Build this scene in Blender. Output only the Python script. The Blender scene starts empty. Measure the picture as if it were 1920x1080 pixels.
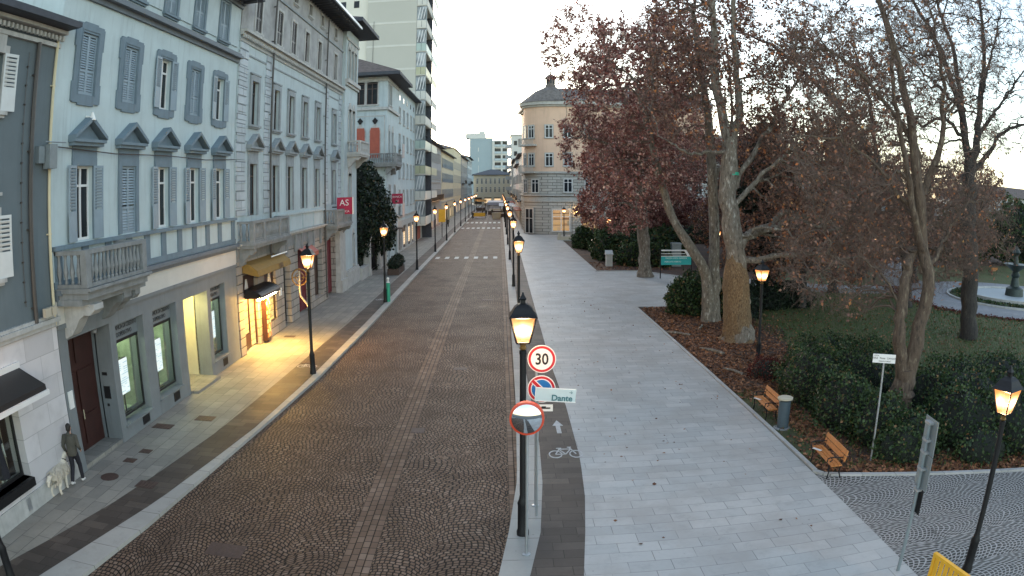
import bpy, math, random
import numpy as np
from mathutils import Vector, Matrix
R = math.radians
rnd = random.Random(7)
rng = np.random.default_rng(11)
sc = bpy.context.scene
C = sc.collection

# ---------------------------------------------------------------- mesh builder
class MB:
    def __init__(s): s.v = []; s.f = []; s.m = []; s.mi = 0
    def add(s, vs, fs):
        b = len(s.v); s.v += [tuple(p) for p in vs]
        for f in fs: s.f.append(tuple(b + i for i in f)); s.m.append(s.mi)
        return s
    def mat(s, i): s.mi = i; return s
    def box(s, x0, x1, y0, y1, z0, z1):
        x0, x1 = min(x0, x1), max(x0, x1); y0, y1 = min(y0, y1), max(y0, y1); z0, z1 = min(z0, z1), max(z0, z1)
        return s.add([(x0,y0,z0),(x1,y0,z0),(x1,y1,z0),(x0,y1,z0),(x0,y0,z1),(x1,y0,z1),(x1,y1,z1),(x0,y1,z1)],
                     [(0,3,2,1),(4,5,6,7),(0,1,5,4),(1,2,6,5),(2,3,7,6),(3,0,4,7)])
    def obox(s, c, ax, ay, az, hx, hy, hz):
        c = Vector(c); ax, ay, az = Vector(ax).normalized(), Vector(ay).normalized(), Vector(az).normalized()
        vs = [c + ax*hx*i + ay*hy*j + az*hz*k for k in (-1,1) for (i,j) in ((-1,-1),(1,-1),(1,1),(-1,1))]
        return s.add(vs, [(0,3,2,1),(4,5,6,7),(0,1,5,4),(1,2,6,5),(2,3,7,6),(3,0,4,7)])
    def bar(s, a, b, w, h=None, up=(0,0,1)):
        a, b = Vector(a), Vector(b); d = (b - a); L = d.length
        if L < 1e-6: return s
        d.normalize(); u = Vector(up)
        if abs(d.dot(u)) > .98: u = Vector((1,0,0))
        sx = d.cross(u).normalized(); uz = sx.cross(d)
        return s.obox((a + b)/2, d, sx, uz, L/2, w/2, (h or w)/2)
    def tube(s, pts, rs, n=8, cap=True):
        pts = [Vector(p) for p in pts]
        if not hasattr(rs, '__len__'): rs = [rs]*len(pts)
        prev = None; b = len(s.v); k = len(pts)
        for i, p in enumerate(pts):
            d = (pts[min(i+1, k-1)] - pts[max(i-1, 0)]).normalized()
            if prev is None:
                u = Vector((0,0,1)) if abs(d.z) < .9 else Vector((1,0,0))
                prev = d.cross(u).normalized()
            e1 = (prev - d*prev.dot(d)).normalized(); prev = e1; e2 = d.cross(e1)
            for j in range(n):
                a = 2*math.pi*j/n
                s.v.append(tuple(p + (e1*math.cos(a) + e2*math.sin(a))*rs[i]))
        for i in range(k-1):
            for j in range(n):
                s.f.append((b+i*n+j, b+i*n+(j+1) % n, b+(i+1)*n+(j+1) % n, b+(i+1)*n+j)); s.m.append(s.mi)
        if cap:
            s.f.append(tuple(b+j for j in reversed(range(n)))); s.m.append(s.mi)
            s.f.append(tuple(b+(k-1)*n+j for j in range(n))); s.m.append(s.mi)
        return s
    def lathe(s, prof, n=16, c=(0,0,0), rot=0.):
        b = len(s.v); k = len(prof)
        for (r, z) in prof:
            for j in range(n):
                a = 2*math.pi*j/n + rot
                s.v.append((c[0]+r*math.cos(a), c[1]+r*math.sin(a), c[2]+z))
        for i in range(k-1):
            for j in range(n):
                s.f.append((b+i*n+j, b+i*n+(j+1) % n, b+(i+1)*n+(j+1) % n, b+(i+1)*n+j)); s.m.append(s.mi)
        s.f.append(tuple(b+j for j in reversed(range(n)))); s.m.append(s.mi)
        s.f.append(tuple(b+(k-1)*n+j for j in range(n))); s.m.append(s.mi)
        return s
    def prism(s, poly, axis, a, b):
        """poly in the two other axes, extruded from a to b on axis"""
        def P(p, t):
            q = list(p); q.insert(axis, t); return tuple(q)
        n = len(poly); vs = [P(p, a) for p in poly] + [P(p, b) for p in poly]
        fs = [(i, (i+1) % n, n+(i+1) % n, n+i) for i in range(n)] + [tuple(reversed(range(n))), tuple(range(n, 2*n))]
        return s.add(vs, fs)
    def wall(s, x0, x1, z0, z1, y, holes=(), depth=.3):
        """front wall facing -y with rectangular openings and their reveals"""
        xs = sorted({x0, x1, *[h[0] for h in holes], *[h[1] for h in holes]}); zs = sorted({z0, z1, *[h[2] for h in holes], *[h[3] for h in holes]})
        xs = [x for x in xs if x0 <= x <= x1]; zs = [z for z in zs if z0 <= z <= z1]
        for i in range(len(xs)-1):
            for j in range(len(zs)-1):
                cx, cz = (xs[i]+xs[i+1])/2, (zs[j]+zs[j+1])/2
                if any(h[0] < cx < h[1] and h[2] < cz < h[3] for h in holes): continue
                s.add([(xs[i],y,zs[j]),(xs[i+1],y,zs[j]),(xs[i+1],y,zs[j+1]),(xs[i],y,zs[j+1])], [(0,1,2,3)])
        for (a, b, c, d) in holes:
            e = y+depth
            s.add([(a,y,c),(a,e,c),(a,e,d),(a,y,d)], [(3,2,1,0)]); s.add([(b,y,c),(b,e,c),(b,e,d),(b,y,d)], [(0,1,2,3)])
            s.add([(a,y,c),(b,y,c),(b,e,c),(a,e,c)], [(0,1,2,3)]); s.add([(a,y,d),(b,y,d),(b,e,d),(a,e,d)], [(3,2,1,0)])
        return s
    def mesh(s, name, mats):
        me = bpy.data.meshes.new(name); me.from_pydata(s.v, [], s.f)
        for m in (mats if isinstance(mats, (list, tuple)) else [mats]): me.materials.append(m)
        if any(s.m): me.polygons.foreach_set('material_index', s.m)
        me.update(); return me
    def build(s, name, mats, parent=None, smooth=False, loc=(0,0,0), rz=0):
        me = s.mesh(name, mats)
        if smooth: smooth_mesh(me)
        return link(name, me, parent, loc, rz)

def smooth_mesh(me, ang=40):
    me.polygons.foreach_set('use_smooth', [True]*len(me.polygons))
    try: me.set_sharp_from_angle(angle=R(ang))
    except Exception: pass

def link(name, data, parent=None, loc=(0,0,0), rz=0):
    o = bpy.data.objects.new(name, data); C.objects.link(o); o.location = loc; o.rotation_euler = (0,0,rz)
    if parent is not None: o.parent = parent
    return o

def npmesh(name, V, F, mats, mi=None):
    V = np.asarray(V, np.float32); F = np.asarray(F, np.int32); me = bpy.data.meshes.new(name)
    k = F.shape[1]; me.vertices.add(len(V)); me.vertices.foreach_set('co', V.ravel())
    me.loops.add(F.size); me.loops.foreach_set('vertex_index', F.ravel())
    me.polygons.add(len(F)); me.polygons.foreach_set('loop_start', np.arange(0, F.size, k, dtype=np.int32))
    try: me.polygons.foreach_set('loop_total', np.full(len(F), k, np.int32))
    except Exception: pass
    for m in mats: me.materials.append(m)
    if mi is not None: me.polygons.foreach_set('material_index', np.asarray(mi, np.int32))
    me.update(calc_edges=True); me.validate(); return me

def tag(o, label=None, cat=None, group=None, kind=None):
    if label: o['label'] = label
    if cat: o['category'] = cat
    if group: o['group'] = group
    if kind: o['kind'] = kind
    return o
def thing(name, label, cat, loc=(0,0,0), rz=0, group=None):
    return tag(link(name, None, None, loc, rz), label, cat, group)
def struct(name, mb, mats, **k):
    return tag(mb.build(name, mats, None, **k), kind='structure')
def copy_tree(o, parent=None):
    c = o.copy(); C.objects.link(c); c.parent = parent
    for ch in list(o.children): copy_tree(ch, c)
    return c
def dup(root, loc, rz, label, group=None):
    r = copy_tree(root); r.location = loc; r.rotation_euler = (0,0,rz); r['label'] = label
    if group: r['group'] = group
    return r
_tc = {}
def text_mesh(body, size, ext=.004, align='CENTER', bold=0.0, sx=1.0):
    key = (body, size, ext, align, bold, sx)
    if key in _tc: return _tc[key]
    cu = bpy.data.curves.new('lettering', 'FONT'); cu.body = body; cu.size = size; cu.extrude = ext; cu.offset = bold
    cu.align_x = align; cu.align_y = 'CENTER'; cu.resolution_u = 3
    o = bpy.data.objects.new('lettering', cu); C.objects.link(o)
    dg = bpy.context.evaluated_depsgraph_get(); me = bpy.data.meshes.new_from_object(o.evaluated_get(dg))
    bpy.data.objects.remove(o); bpy.data.curves.remove(cu)
    if sx != 1.0:
        for v in me.vertices: v.co.x *= sx
    me.materials.clear(); _tc[key] = me; return me
def lettering(body, size, mat, parent, loc, rot=(R(90),0,0), **k):
    me = text_mesh(body, size, **k).copy(); me.materials.append(mat)
    o = link('lettering', me, parent, loc); o.rotation_euler = rot; return o

# ---------------------------------------------------------------- materials
class Nt:
    """small wrapper that writes shader maths as expressions"""
    def __init__(s, name):
        s.m = bpy.data.materials.new(name); s.m.use_nodes = True; s.t = s.m.node_tree; s.n = s.t.nodes; s.l = s.t.links
        s.b = s.n['Principled BSDF']; s.out = s.n['Material Output']
    def new(s, t, **k):
        n = s.n.new(t)
        for a, b in k.items(): setattr(n, a, b)
        return n
    def set(s, sock, v):
        if isinstance(v, X): s.l.new(v.s, sock)
        elif isinstance(v, bpy.types.NodeSocket): s.l.new(v, sock)
        else: sock.default_value = v
    def math(s, op, *a):
        n = s.new('ShaderNodeMath', operation=op)
        for i, v in enumerate(a): s.set(n.inputs[i], v)
        return X(s, n.outputs[0])
    def pos(s, obj=True):
        n = s.new('ShaderNodeTexCoord'); return n.outputs['Object' if obj else 'Generated']
    def xyz(s, v):
        n = s.new('ShaderNodeSeparateXYZ'); s.l.new(v, n.inputs[0]); return [X(s, o) for o in n.outputs]
    def vec(s, x, y, z=0.):
        n = s.new('ShaderNodeCombineXYZ')
        for i, v in enumerate((x, y, z)): s.set(n.inputs[i], v)
        return n.outputs[0]
    def noise(s, v, scale, detail=4, rough=.55, col=False):
        n = s.new('ShaderNodeTexNoise'); s.l.new(v, n.inputs['Vector']); n.inputs['Scale'].default_value = scale
        n.inputs['Detail'].default_value = detail; n.inputs['Roughness'].default_value = rough
        return X(s, n.outputs['Color' if col else 'Fac'])
    def white(s, v):
        n = s.new('ShaderNodeTexWhiteNoise'); s.set(n.inputs['Vector'], v); return X(s, n.outputs['Value'])
    def ramp(s, f, stops, const=False):
        n = s.new('ShaderNodeValToRGB'); s.set(n.inputs[0], f); e = n.color_ramp.elements
        if const: n.color_ramp.interpolation = 'CONSTANT'
        while len(e) < len(stops): e.new(.5)
        for i, (p, c) in enumerate(stops): e[i].position = p; e[i].color = (*c, 1) if len(c) == 3 else c
        return X(s, n.outputs[0])
    def mix(s, f, a, b, mode='MIX'):
        n = s.new('ShaderNodeMix', data_type='RGBA', blend_type=mode, clamp_factor=True)
        s.set(n.inputs[0], f)
        for i, v in ((6, a), (7, b)): s.set(n.inputs[i], (*v, 1) if isinstance(v, tuple) and len(v) == 3 else v)
        return X(s, n.outputs[2])
    def fmix(s, f, a, b): return a + (b - a)*f if isinstance(a, X) else (b - a)*f + a
    def bump(s, h, strength=.3, dist=.02):
        n = s.new('ShaderNodeBump'); n.inputs['Strength'].default_value = strength; n.inputs['Distance'].default_value = dist
        s.set(n.inputs['Height'], h); s.l.new(n.outputs[0], s.b.inputs['Normal']); return s
    def done(s, col=None, rough=None, metal=None, spec=None):
        if col is not None: s.set(s.b.inputs['Base Color'], (*col, 1) if isinstance(col, tuple) and len(col) == 3 else col)
        if rough is not None: s.set(s.b.inputs['Roughness'], rough)
        if metal is not None: s.b.inputs['Metallic'].default_value = metal
        if spec is not None: s.b.inputs['Specular IOR Level'].default_value = spec
        return s.m
class X:
    def __init__(s, nt, sock): s.n = nt; s.s = sock
    def __add__(s, o): return s.n.math('ADD', s, o)
    __radd__ = __add__
    def __sub__(s, o): return s.n.math('SUBTRACT', s, o)
    def __rsub__(s, o): return s.n.math('SUBTRACT', o, s)
    def __mul__(s, o): return s.n.math('MULTIPLY', s, o)
    __rmul__ = __mul__
    def __truediv__(s, o): return s.n.math('DIVIDE', s, o)
    def floor(s): return s.n.math('FLOOR', s)
    def fract(s): return s.n.math('FRACT', s)
    def abs(s): return s.n.math('ABSOLUTE', s)
    def gt(s, o): return s.n.math('GREATER_THAN', s, o)
    def lt(s, o): return s.n.math('LESS_THAN', s, o)
    def min(s, o): return s.n.math('MINIMUM', s, o)
    def max(s, o): return s.n.math('MAXIMUM', s, o)
    def sstep(s, a, b):
        n = s.n.new('ShaderNodeMapRange', interpolation_type='SMOOTHSTEP'); s.n.set(n.inputs[0], s)
        n.inputs[1].default_value = a; n.inputs[2].default_value = b; return X(s.n, n.outputs[0])

def plain(name, col, rough=.7, var=.12, scale=3., metal=0., bump=0., bscale=60., spec=None, streak=0.):
    """painted or rendered surface with soft mottling, dirt and grain"""
    k = Nt(name); p = k.pos(); f = k.noise(p, scale, 5, .6)
    d = tuple(c*(1-var) for c in col); l = tuple(min(1, c*(1+var)) for c in col)
    c = k.ramp(f, [(.3, d), (.7, l)])
    if streak:
        x, y, z = k.xyz(p); g = k.noise(k.vec(x*2.2, y*2.2, z*.18), 1.6, 5, .65)
        c = k.mix(g.sstep(.5, .75)*streak, c, tuple(q*.55 for q in col))
    if bump: k.bump(k.noise(p, bscale, 3, .6), bump, .01)
    return k.done(c, k.fmix(f, rough-.06, rough+.06), metal, spec)

def emis(name, col, s, tex=None):
    k = Nt(name); k.b.inputs['Base Color'].default_value = (0,0,0,1); k.b.inputs['Roughness'].default_value = .4
    k.set(k.b.inputs['Emission Color'], (*col, 1) if isinstance(col, tuple) else col); k.b.inputs['Emission Strength'].default_value = s
    return k.m

def slabs(name, cols, bw, rh, joint=.012, jc=.25, rough=.6, off=.5, rot=False, wear=.35, blotch=None, jdark=None):
    """stone slabs in running bond, every slab its own shade"""
    k = Nt(name); p = k.pos(); x, y, z = k.xyz(p)
    if rot: x, y = y, x
    j = (y/rh).floor(); sh = k.white(k.vec(j, 3.1))*.35 + (j*off).fract()
    t = x/bw + sh; i = t.floor(); fx = (t.fract()-.5).abs()*bw; fy = ((y/rh).fract()-.5).abs()*rh
    m = (fx*-1. + bw/2).min(fy*-1. + rh/2).sstep(joint*.35, joint)
    rnd_ = k.white(k.vec(i, j, 1.7)); c = k.ramp(rnd_, cols)
    n1 = k.noise(p, .55, 5, .6); n2 = k.noise(p, 9., 4, .6)
    c = k.mix(n1.sstep(.38, .7)*wear, c, blotch or tuple(q*.6 for q in cols[0][1]))
    c = k.mix(n2*.35, c, tuple(q*.7 for q in cols[0][1]))
    jm = k.noise(p, 1.1, 4, .6).sstep(.48,.62)*.75; m = m.max(jm)
    sp = k.noise(p, 7.5, 2, .5); c = k.mix(sp.sstep(.73,.76)*.5, c, tuple(q*.3 for q in cols[0][1]))
    n5 = k.noise(p, 2.1, 5, .7); c = k.mix(n5.sstep(.5,.72)*.28, c, tuple(q*.55 for q in cols[0][1]))
    c = k.mix(m*-1.+1., c, jdark or tuple(q*jc for q in cols[0][1]))
    k.bump(m + n2*.25, .35, .01)
    return k.done(c, k.fmix(n1, rough-.1, rough+.15), spec=.3)

def cobbles(name, cols, jcol, W, rh, sw, k2, swap=False, bands=(), joint=.013, rough=.55):
    """setts laid in segmental arcs, with straight courses where bands=(x0,x1)"""
    k = Nt(name); p = k.pos(); x, y, z = k.xyz(p)
    wob = k.noise(p, 1.3, 3, .5)
    gx, gy = x, y
    if swap: x, y = y, x
    u = x/W + (k.noise(p, .3, 2, .5)-.5)*.8; i = u.floor(); f = u - i - .5
    v = (y + (f*f)*(k2*W) + (wob-.5)*.16 + (k.noise(p, .45, 2, .5)-.5)*.9 + k.white(k.vec(i, 9.))*rh)/rh
    j = v.floor(); fy = (v.fract()-.5).abs()*rh
    t = (f*(1.+.0)*W*1.08)/sw + k.white(k.vec(i, j, 5.)); s = t.floor(); fx = (t.fract()-.5).abs()*sw
    d = (fx*-1. + sw/2).min(fy*-1. + rh/2); r = k.white(k.vec(s + i*57., j, 2.))
    bm = None
    if bands:
        msk = None
        for (a, b) in bands:
            q = gx.gt(a)*gx.lt(b); msk = q if msk is None else msk.max(q)
        cw, cl = .17, .3
        jj = (gx/cw).floor(); tt = gy/cl + k.white(k.vec(jj, 4.4)); ii = tt.floor()
        d2 = ((tt.fract()-.5).abs()*-cl + cl/2).min(((gx/cw).fract()-.5).abs()*-cw + cw/2)*1.5
        r2 = k.white(k.vec(ii, jj, 8.)); d = k.fmix(msk, d, d2); r = k.fmix(msk, r, r2); bm = msk
    m = d.sstep(joint*.3, joint); c = k.ramp(r, cols)
    if bm is not None: c = k.mix(bm*.2, c, tuple(q*.78 for q in cols[1][1]))
    n3 = k.noise(p, .16, 4, .6); c = k.mix(n3.sstep(.45,.68)*.4, c, tuple(min(1,q*1.35) for q in cols[1][1]))
    n4 = k.noise(k.vec(gx*1., gy*.12), .9, 4, .6); c = k.mix(n4.sstep(.5,.75)*.35, c, tuple(q*.4 for q in cols[0][1]))
    n1 = k.noise(p, .5, 5, .65); n2 = k.noise(p, 30., 3, .6)
    c = k.mix(n1.sstep(.42, .72)*.5, c, tuple(q*.42 for q in cols[1][1]))
    c = k.mix(n2*.4, c, tuple(q*.65 for q in cols[0][1]))
    pn = k.noise(p, .33, 4, .75); pf = pn.sstep(.64, .68)*k.noise(p, 3., 3, .6).sstep(.3,.5); m = m.max(pf*.75)
    c = k.mix(m*-1.+1., c, jcol)
    k.bump(m*(.7+0.) + r*.25 + n2*.1, .8, .018)
    return k.done(c, k.fmix(n1, rough-.05, rough+.2), spec=.16)

M = {}
M['road'] = cobbles('road setts', [(0,(.15,.096,.064)),(.4,(.19,.125,.086)),(.8,(.235,.162,.116)),(1,(.31,.225,.17))], (.007,.005,.004), 1.55, .13, .135, 1.15, bands=((-3.4,-2.72),(.17,.68)), joint=.027)
M['fore'] = cobbles('forecourt setts', [(0,(.065,.062,.056)),(.5,(.09,.086,.078)),(1,(.125,.12,.11))], (.40,.39,.37), 1.35, .135, .12, 1.9, swap=True, joint=.026)
M['plaza'] = slabs('plaza slabs', [(0,(.41,.415,.40)),(.5,(.455,.46,.44)),(1,(.52,.515,.485))], .92, .46, .012, .5, .48, wear=.65, blotch=(.35,.325,.295))
M['pave'] = slabs('pavement slabs', [(0,(.23,.225,.20)),(.5,(.28,.27,.235)),(1,(.335,.32,.275))], .9, .46, .012, .35, .6, rot=True, blotch=(.15,.15,.135))
M['dark'] = slabs('dark strip slabs', [(0,(.066,.053,.043)),(.6,(.09,.073,.06)),(1,(.13,.105,.085))], .75, .38, .01, .3, .6, blotch=(.04,.036,.034), wear=.4)
M['kerb'] = slabs('kerb stone', [(0,(.38,.37,.335)),(1,(.46,.445,.40))], 60., 1.05, .014, .3, .6, wear=.3)
M['kerb2'] = slabs('garden edging', [(0,(.42,.42,.40)),(1,(.5,.49,.47))], 1., 1., .014, .4, .6)
# ---------------------------------------------------------------- more materials
def wall_stone(name, col, bw, rh, joint=.02, jc=.45, rough=.75, bump=.6):
    k = Nt(name); p = k.pos(); x, y, z = k.xyz(p); u = x + y*1.
    j = (z/rh).floor(); t = u/bw + (j*.5).fract(); i = t.floor()
    m = ((t.fract()-.5).abs()*-bw + bw/2).min(((z/rh).fract()-.5).abs()*-rh + rh/2).sstep(joint*.3, joint)
    c = k.ramp(k.white(k.vec(i, j, 1.)), [(0, tuple(q*.86 for q in col)), (1, tuple(min(1, q*1.1) for q in col))])
    n = k.noise(p, 1.2, 5, .6); c = k.mix(n.sstep(.45,.75)*.4, c, tuple(q*.6 for q in col))
    c = k.mix(m*-1.+1., c, tuple(q*jc for q in col)); k.bump(m + n*.2, bump, .03)
    return k.done(c, rough)
def bark(name, a, b, c_, scale=1.6):
    k = Nt(name); p = k.pos(); x, y, z = k.xyz(p)
    n = k.noise(k.vec(x*2.4, y*2.4, z*.8), scale*2.2, 6, .62); n2 = k.noise(k.vec(x*5., y*5., z*.9), 5., 5, .65)
    c = k.ramp(n, [(.36, a), (.46, b), (.56, b), (.64, c_)]); c = k.mix(n2.sstep(.45,.7)*.6, c, tuple(q*.45 for q in b))
    k.bump(n2*.7 + n*.5, 1., .06); return k.done(c, .85)
def leafmat(name, stops, rough=.6, trans=.25):
    k = Nt(name); g = k.new('ShaderNodeNewGeometry'); c = k.ramp(X(k, g.outputs['Random Per Island']), stops)
    k.done(c, rough, spec=.3)
    if trans:
        t = k.new('ShaderNodeBsdfTranslucent'); k.l.new(c.s, t.inputs[0]); mx = k.new('ShaderNodeMixShader'); mx.inputs[0].default_value = trans
        k.l.new(k.b.outputs[0], mx.inputs[1]); k.l.new(t.outputs[0], mx.inputs[2]); k.l.new(mx.outputs[0], k.out.inputs[0])
    return k.m
def ground_mix(name, a, b, c_, s1=.35, s2=14.):
    k = Nt(name); p = k.pos(); n = k.noise(p, s1, 6, .65); n2 = k.noise(p, s2, 5, .7)
    c = k.mix(n.sstep(.4,.62), a, b); c = k.mix(n2.sstep(.48,.66), c, c_); k.bump(n2, .8, .05)
    return k.done(c, .9)
def roof_tiles(name, col):
    k = Nt(name); p = k.pos(); x, y, z = k.xyz(p)
    n = k.noise(p, 2.5, 5, .6); r = ((x/.22).fract()-.5).abs(); r2 = ((y/.3).fract()-.5).abs()
    c = k.mix(n.sstep(.35,.7), col, tuple(q*.55 for q in col)); c = k.mix(r.gt(.4)*.6, c, tuple(q*.35 for q in col))
    k.bump(r*-1.+ r2*.3, .8, .06); return k.done(c, .85)
def glassy(name, col, rough=.12):
    k = Nt(name); p = k.pos(); n = k.noise(p, .6, 2, .5)
    c = k.ramp(n, [(.35, tuple(q*.5 for q in col)), (.65, tuple(q*1.6 for q in col))]); return k.done(c, rough, spec=.2)
def lit_shelves(name, colA, colB, s, sx=5., sz=3.2):
    """goods on lit shelves behind a shop window, the lighting put in as emission"""
    k = Nt(name); p = k.pos(); x, y, z = k.xyz(p); u = x + y
    j = (z*sz).floor(); i = (u*sx*1.7 + k.white(k.vec(j, 2.))).floor(); r = k.white(k.vec(i, j, 4.))
    h = (z*sz).fract(); g = h.lt(.12 + 0.) ; good = h.lt(r*.5+.3)
    c = k.ramp(r, [(0,(.25,.08,.03)),(.3,colA),(.6,(.8,.5,.2)),(.85,colB),(1,(.35,.3,.2))]); c = k.mix(good*-1.+1., c, colB)
    c = k.mix(g, c, (.12,.06,.02)); k.done((.1,.07,.04), .4)
    k.set(k.b.inputs['Emission Color'], c); k.b.inputs['Emission Strength'].default_value = s; return k.m

M['bank_wall'] = plain('pale blue render', (.475,.56,.56), .8, .09, .8, streak=.5, bump=.15)
M['bank_trim'] = plain('blue grey stucco trim', (.15,.205,.24), .75, .12, 2., streak=.35)
M['bank_base'] = plain('grey stone base', (.185,.205,.21), .7, .1, 1.5, streak=.4)
M['bank_cream'] = plain('cream band', (.62,.60,.54), .8, .06, 1.)
M['shutter'] = plain('blue grey shutter paint', (.24,.31,.355), .55, .1, 2.)
M['shutter_l'] = plain('white shutter paint', (.62,.64,.62), .55, .08, 2.)
M['a_wall'] = plain('dark green grey render', (.125,.155,.165), .85, .1, 1., streak=.3)
M['a_base'] = wall_stone('white stone cladding', (.62,.60,.60), 1.5, .62, .012, .6, .6, .25)
M['white'] = plain('white paint', (.72,.72,.70), .5, .05, 2.)
M['stone_l'] = plain('pale stone', (.43,.43,.405), .8, .18, 2.5, bump=.3, streak=.55)
M['stone_g'] = plain('grey weathered stone', (.23,.24,.235), .85, .2, 2.5, bump=.4, streak=.5)
M['cornice'] = plain('slate cornice paint', (.145,.17,.19), .7, .12, 2., streak=.3)
M['v_wall'] = plain('faded blue plaster', (.45,.525,.53), .85, .11, .7, streak=.6, bump=.15)
M['v_top'] = plain('fresco plaster', (.34,.34,.33), .85, .34, .9, streak=.45)
M['v_trim'] = plain('stone surround', (.27,.30,.31), .8, .2, 2.2, streak=.5)
M['v_rust'] = wall_stone('rusticated stone', (.34,.31,.27), 1.6, .42, .035, .35, .85, .9)
M['quoin'] = wall_stone('quoin stone', (.46,.51,.53), 1.4, .45, .03, .45, .85, .7)
M['glass'] = glassy('window glass', (.02,.024,.028))
M['glass_w'] = glassy('curtained glass', (.25,.28,.29), .3)
M['wood_d'] = plain('dark wood', (.06,.035,.025), .5, .25, 4.)
M['wood_r'] = plain('red brown door', (.042,.014,.011), .45, .25, 3.)
M['iron'] = plain('black iron', (.010,.010,.011), .5, .2, 8., spec=.3)
M['pipe'] = plain('dark downpipe', (.06,.055,.05), .5, .15, 3.)
M['roof'] = roof_tiles('roof tiles', (.16,.12,.10))
M['roof_g'] = roof_tiles('brown grey slates', (.20,.175,.155))
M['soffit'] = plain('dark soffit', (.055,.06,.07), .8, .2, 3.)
M['metal'] = plain('galvanised metal', (.42,.44,.45), .4, .12, 6., metal=.7)
M['metal_g'] = plain('grey green metal back', (.24,.28,.29), .5, .12, 4., metal=.4)
M['tower'] = plain('beige panel', (.47,.47,.41), .85, .04, .15)
M['tower_c'] = plain('cream panel', (.66,.65,.56), .85, .05, .2)
M['tower_l'] = plain('light band', (.58,.58,.52), .8, .05, .5)
M['green_p'] = plain('green balcony panel', (.36,.46,.42), .5, .08, 1.)
M['lime_p'] = plain('ochre balcony panel', (.40,.41,.27), .5, .1, 1.)
M['orange'] = plain('apricot render', (.68,.47,.33), .85, .07, .4, streak=.25)
M['r_stone'] = wall_stone('round house rustic stone', (.42,.40,.35), 1.3, .45, .05, .35, .85, 1.)
M['r_trim'] = plain('round house trim', (.42,.41,.37), .85, .12, 1.5, streak=.4)
M['yellow_w'] = plain('pale yellow render', (.60,.54,.36), .85, .07, .5, streak=.2)
M['beige_w'] = plain('beige render', (.50,.44,.33), .85, .07, .5, streak=.2)
M['grey_w'] = plain('grey render', (.36,.38,.38), .85, .08, .5, streak=.3)
M['pink_w'] = plain('pinkish render', (.50,.42,.38), .85, .08, .5, streak=.3)
M['teal_w'] = plain('teal grey cladding', (.30,.37,.38), .7, .05, .2)
M['red'] = plain('red enamel', (.52,.02,.03), .35, .05, 5.)
M['red_sh'] = plain('rust red shutter', (.36,.085,.05), .6, .12, 4.)
M['crimson'] = plain('crimson sign', (.42,.015,.06), .4, .06, 5.)
M['sign_w'] = plain('sign white', (.80,.80,.76), .35, .03, 5.)
M['sign_b'] = plain('sign blue', (.02,.16,.42), .35, .05, 5.)
M['black'] = plain('black paint', (.015,.015,.016), .4, .1, 5.)
M['sign_p'] = plain('pale teal sign', (.50,.62,.63), .4, .04, 4.)
M['sign_dk'] = plain('dark teal lettering', (.05,.16,.18), .5, .05, 4.)
M['amber'] = plain('amber slats', (.50,.19,.05), .45, .2, 9.)
M['yellow'] = plain('yellow plastic', (.78,.42,.02), .45, .1, 4.)
M['awn_y'] = plain('yellow awning', (.27,.16,.035), .8, .12, 4.)
M['teal'] = plain('turquoise board', (.03,.40,.38), .5, .05, 3.)
M['bin'] = plain('dark slate bin', (.06,.085,.10), .45, .12, 5.)
M['green'] = plain('green litter bin paint', (.03,.36,.22), .45, .1, 4.)
M['paint'] = plain('road marking paint', (.42,.425,.42), .6, .25, 9.)
M['grate'] = plain('rusty cast iron', (.085,.055,.045), .6, .3, 12., metal=.3)
M['bronze'] = plain('dark bronze', (.035,.05,.045), .5, .25, 5., metal=.4)
M['water'] = plain('shallow grey water', (.36,.40,.41), .55, .05, 2.)
M['lawn'] = ground_mix('lawn', (.05,.085,.02), (.085,.095,.03), (.12,.072,.03), .3, 9.)
M['soil'] = ground_mix('leafy soil', (.035,.022,.016), (.075,.038,.02), (.13,.06,.03), .5, 11.)
M['moss'] = ground_mix('mossy grass', (.05,.06,.02), (.07,.075,.028), (.06,.05,.03), .9, 20.)
M['path'] = ground_mix('garden path', (.22,.225,.235), (.27,.27,.275), (.2,.2,.205), .5, 6.)
M['far_ground'] = ground_mix('far ground', (.10,.10,.10), (.12,.12,.115), (.13,.125,.12), .05, 1.)
M['bark'] = bark('plane tree bark', (.08,.064,.05), (.20,.168,.13), (.42,.39,.33))
M['bark_b'] = bark('brown bark', (.05,.036,.026), (.115,.08,.055), (.2,.16,.11))
M['bark_o'] = bark('rough ochre bark', (.05,.03,.018), (.19,.12,.06), (.36,.26,.14), 5.)
M['bark_d'] = bark('dark bark', (.022,.02,.018), (.04,.034,.03), (.07,.06,.05))
M['twig'] = plain('twigs', (.15,.105,.08), .85, .25, 1.)
M['twig_d'] = plain('dark twigs', (.095,.072,.062), .85, .25, 1.)
M['leaf_r'] = leafmat('red brown leaves', [(0,(.12,.045,.04)),(.35,(.24,.09,.075)),(.68,(.38,.18,.145)),(.88,(.52,.32,.26)),(1,(.66,.48,.38))])
M['leaf_b'] = leafmat('brown leaves', [(0,(.11,.055,.042)),(.45,(.22,.115,.085)),(.86,(.38,.22,.15)),(.95,(.5,.17,.06)),(1,(.6,.32,.12))])
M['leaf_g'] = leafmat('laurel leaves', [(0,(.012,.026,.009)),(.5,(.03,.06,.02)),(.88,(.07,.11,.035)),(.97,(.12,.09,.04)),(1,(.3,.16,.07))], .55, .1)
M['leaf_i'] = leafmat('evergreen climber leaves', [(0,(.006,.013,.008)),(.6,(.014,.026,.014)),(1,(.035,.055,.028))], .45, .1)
M['leaf_y'] = leafmat('red shrub leaves', [(0,(.06,.012,.01)),(.6,(.11,.02,.015)),(1,(.16,.04,.025))])
M['litter'] = leafmat('fallen leaves', [(0,(.07,.03,.02)),(.4,(.16,.07,.035)),(.8,(.27,.12,.055)),(1,(.42,.2,.1))], .7, 0)
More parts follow.
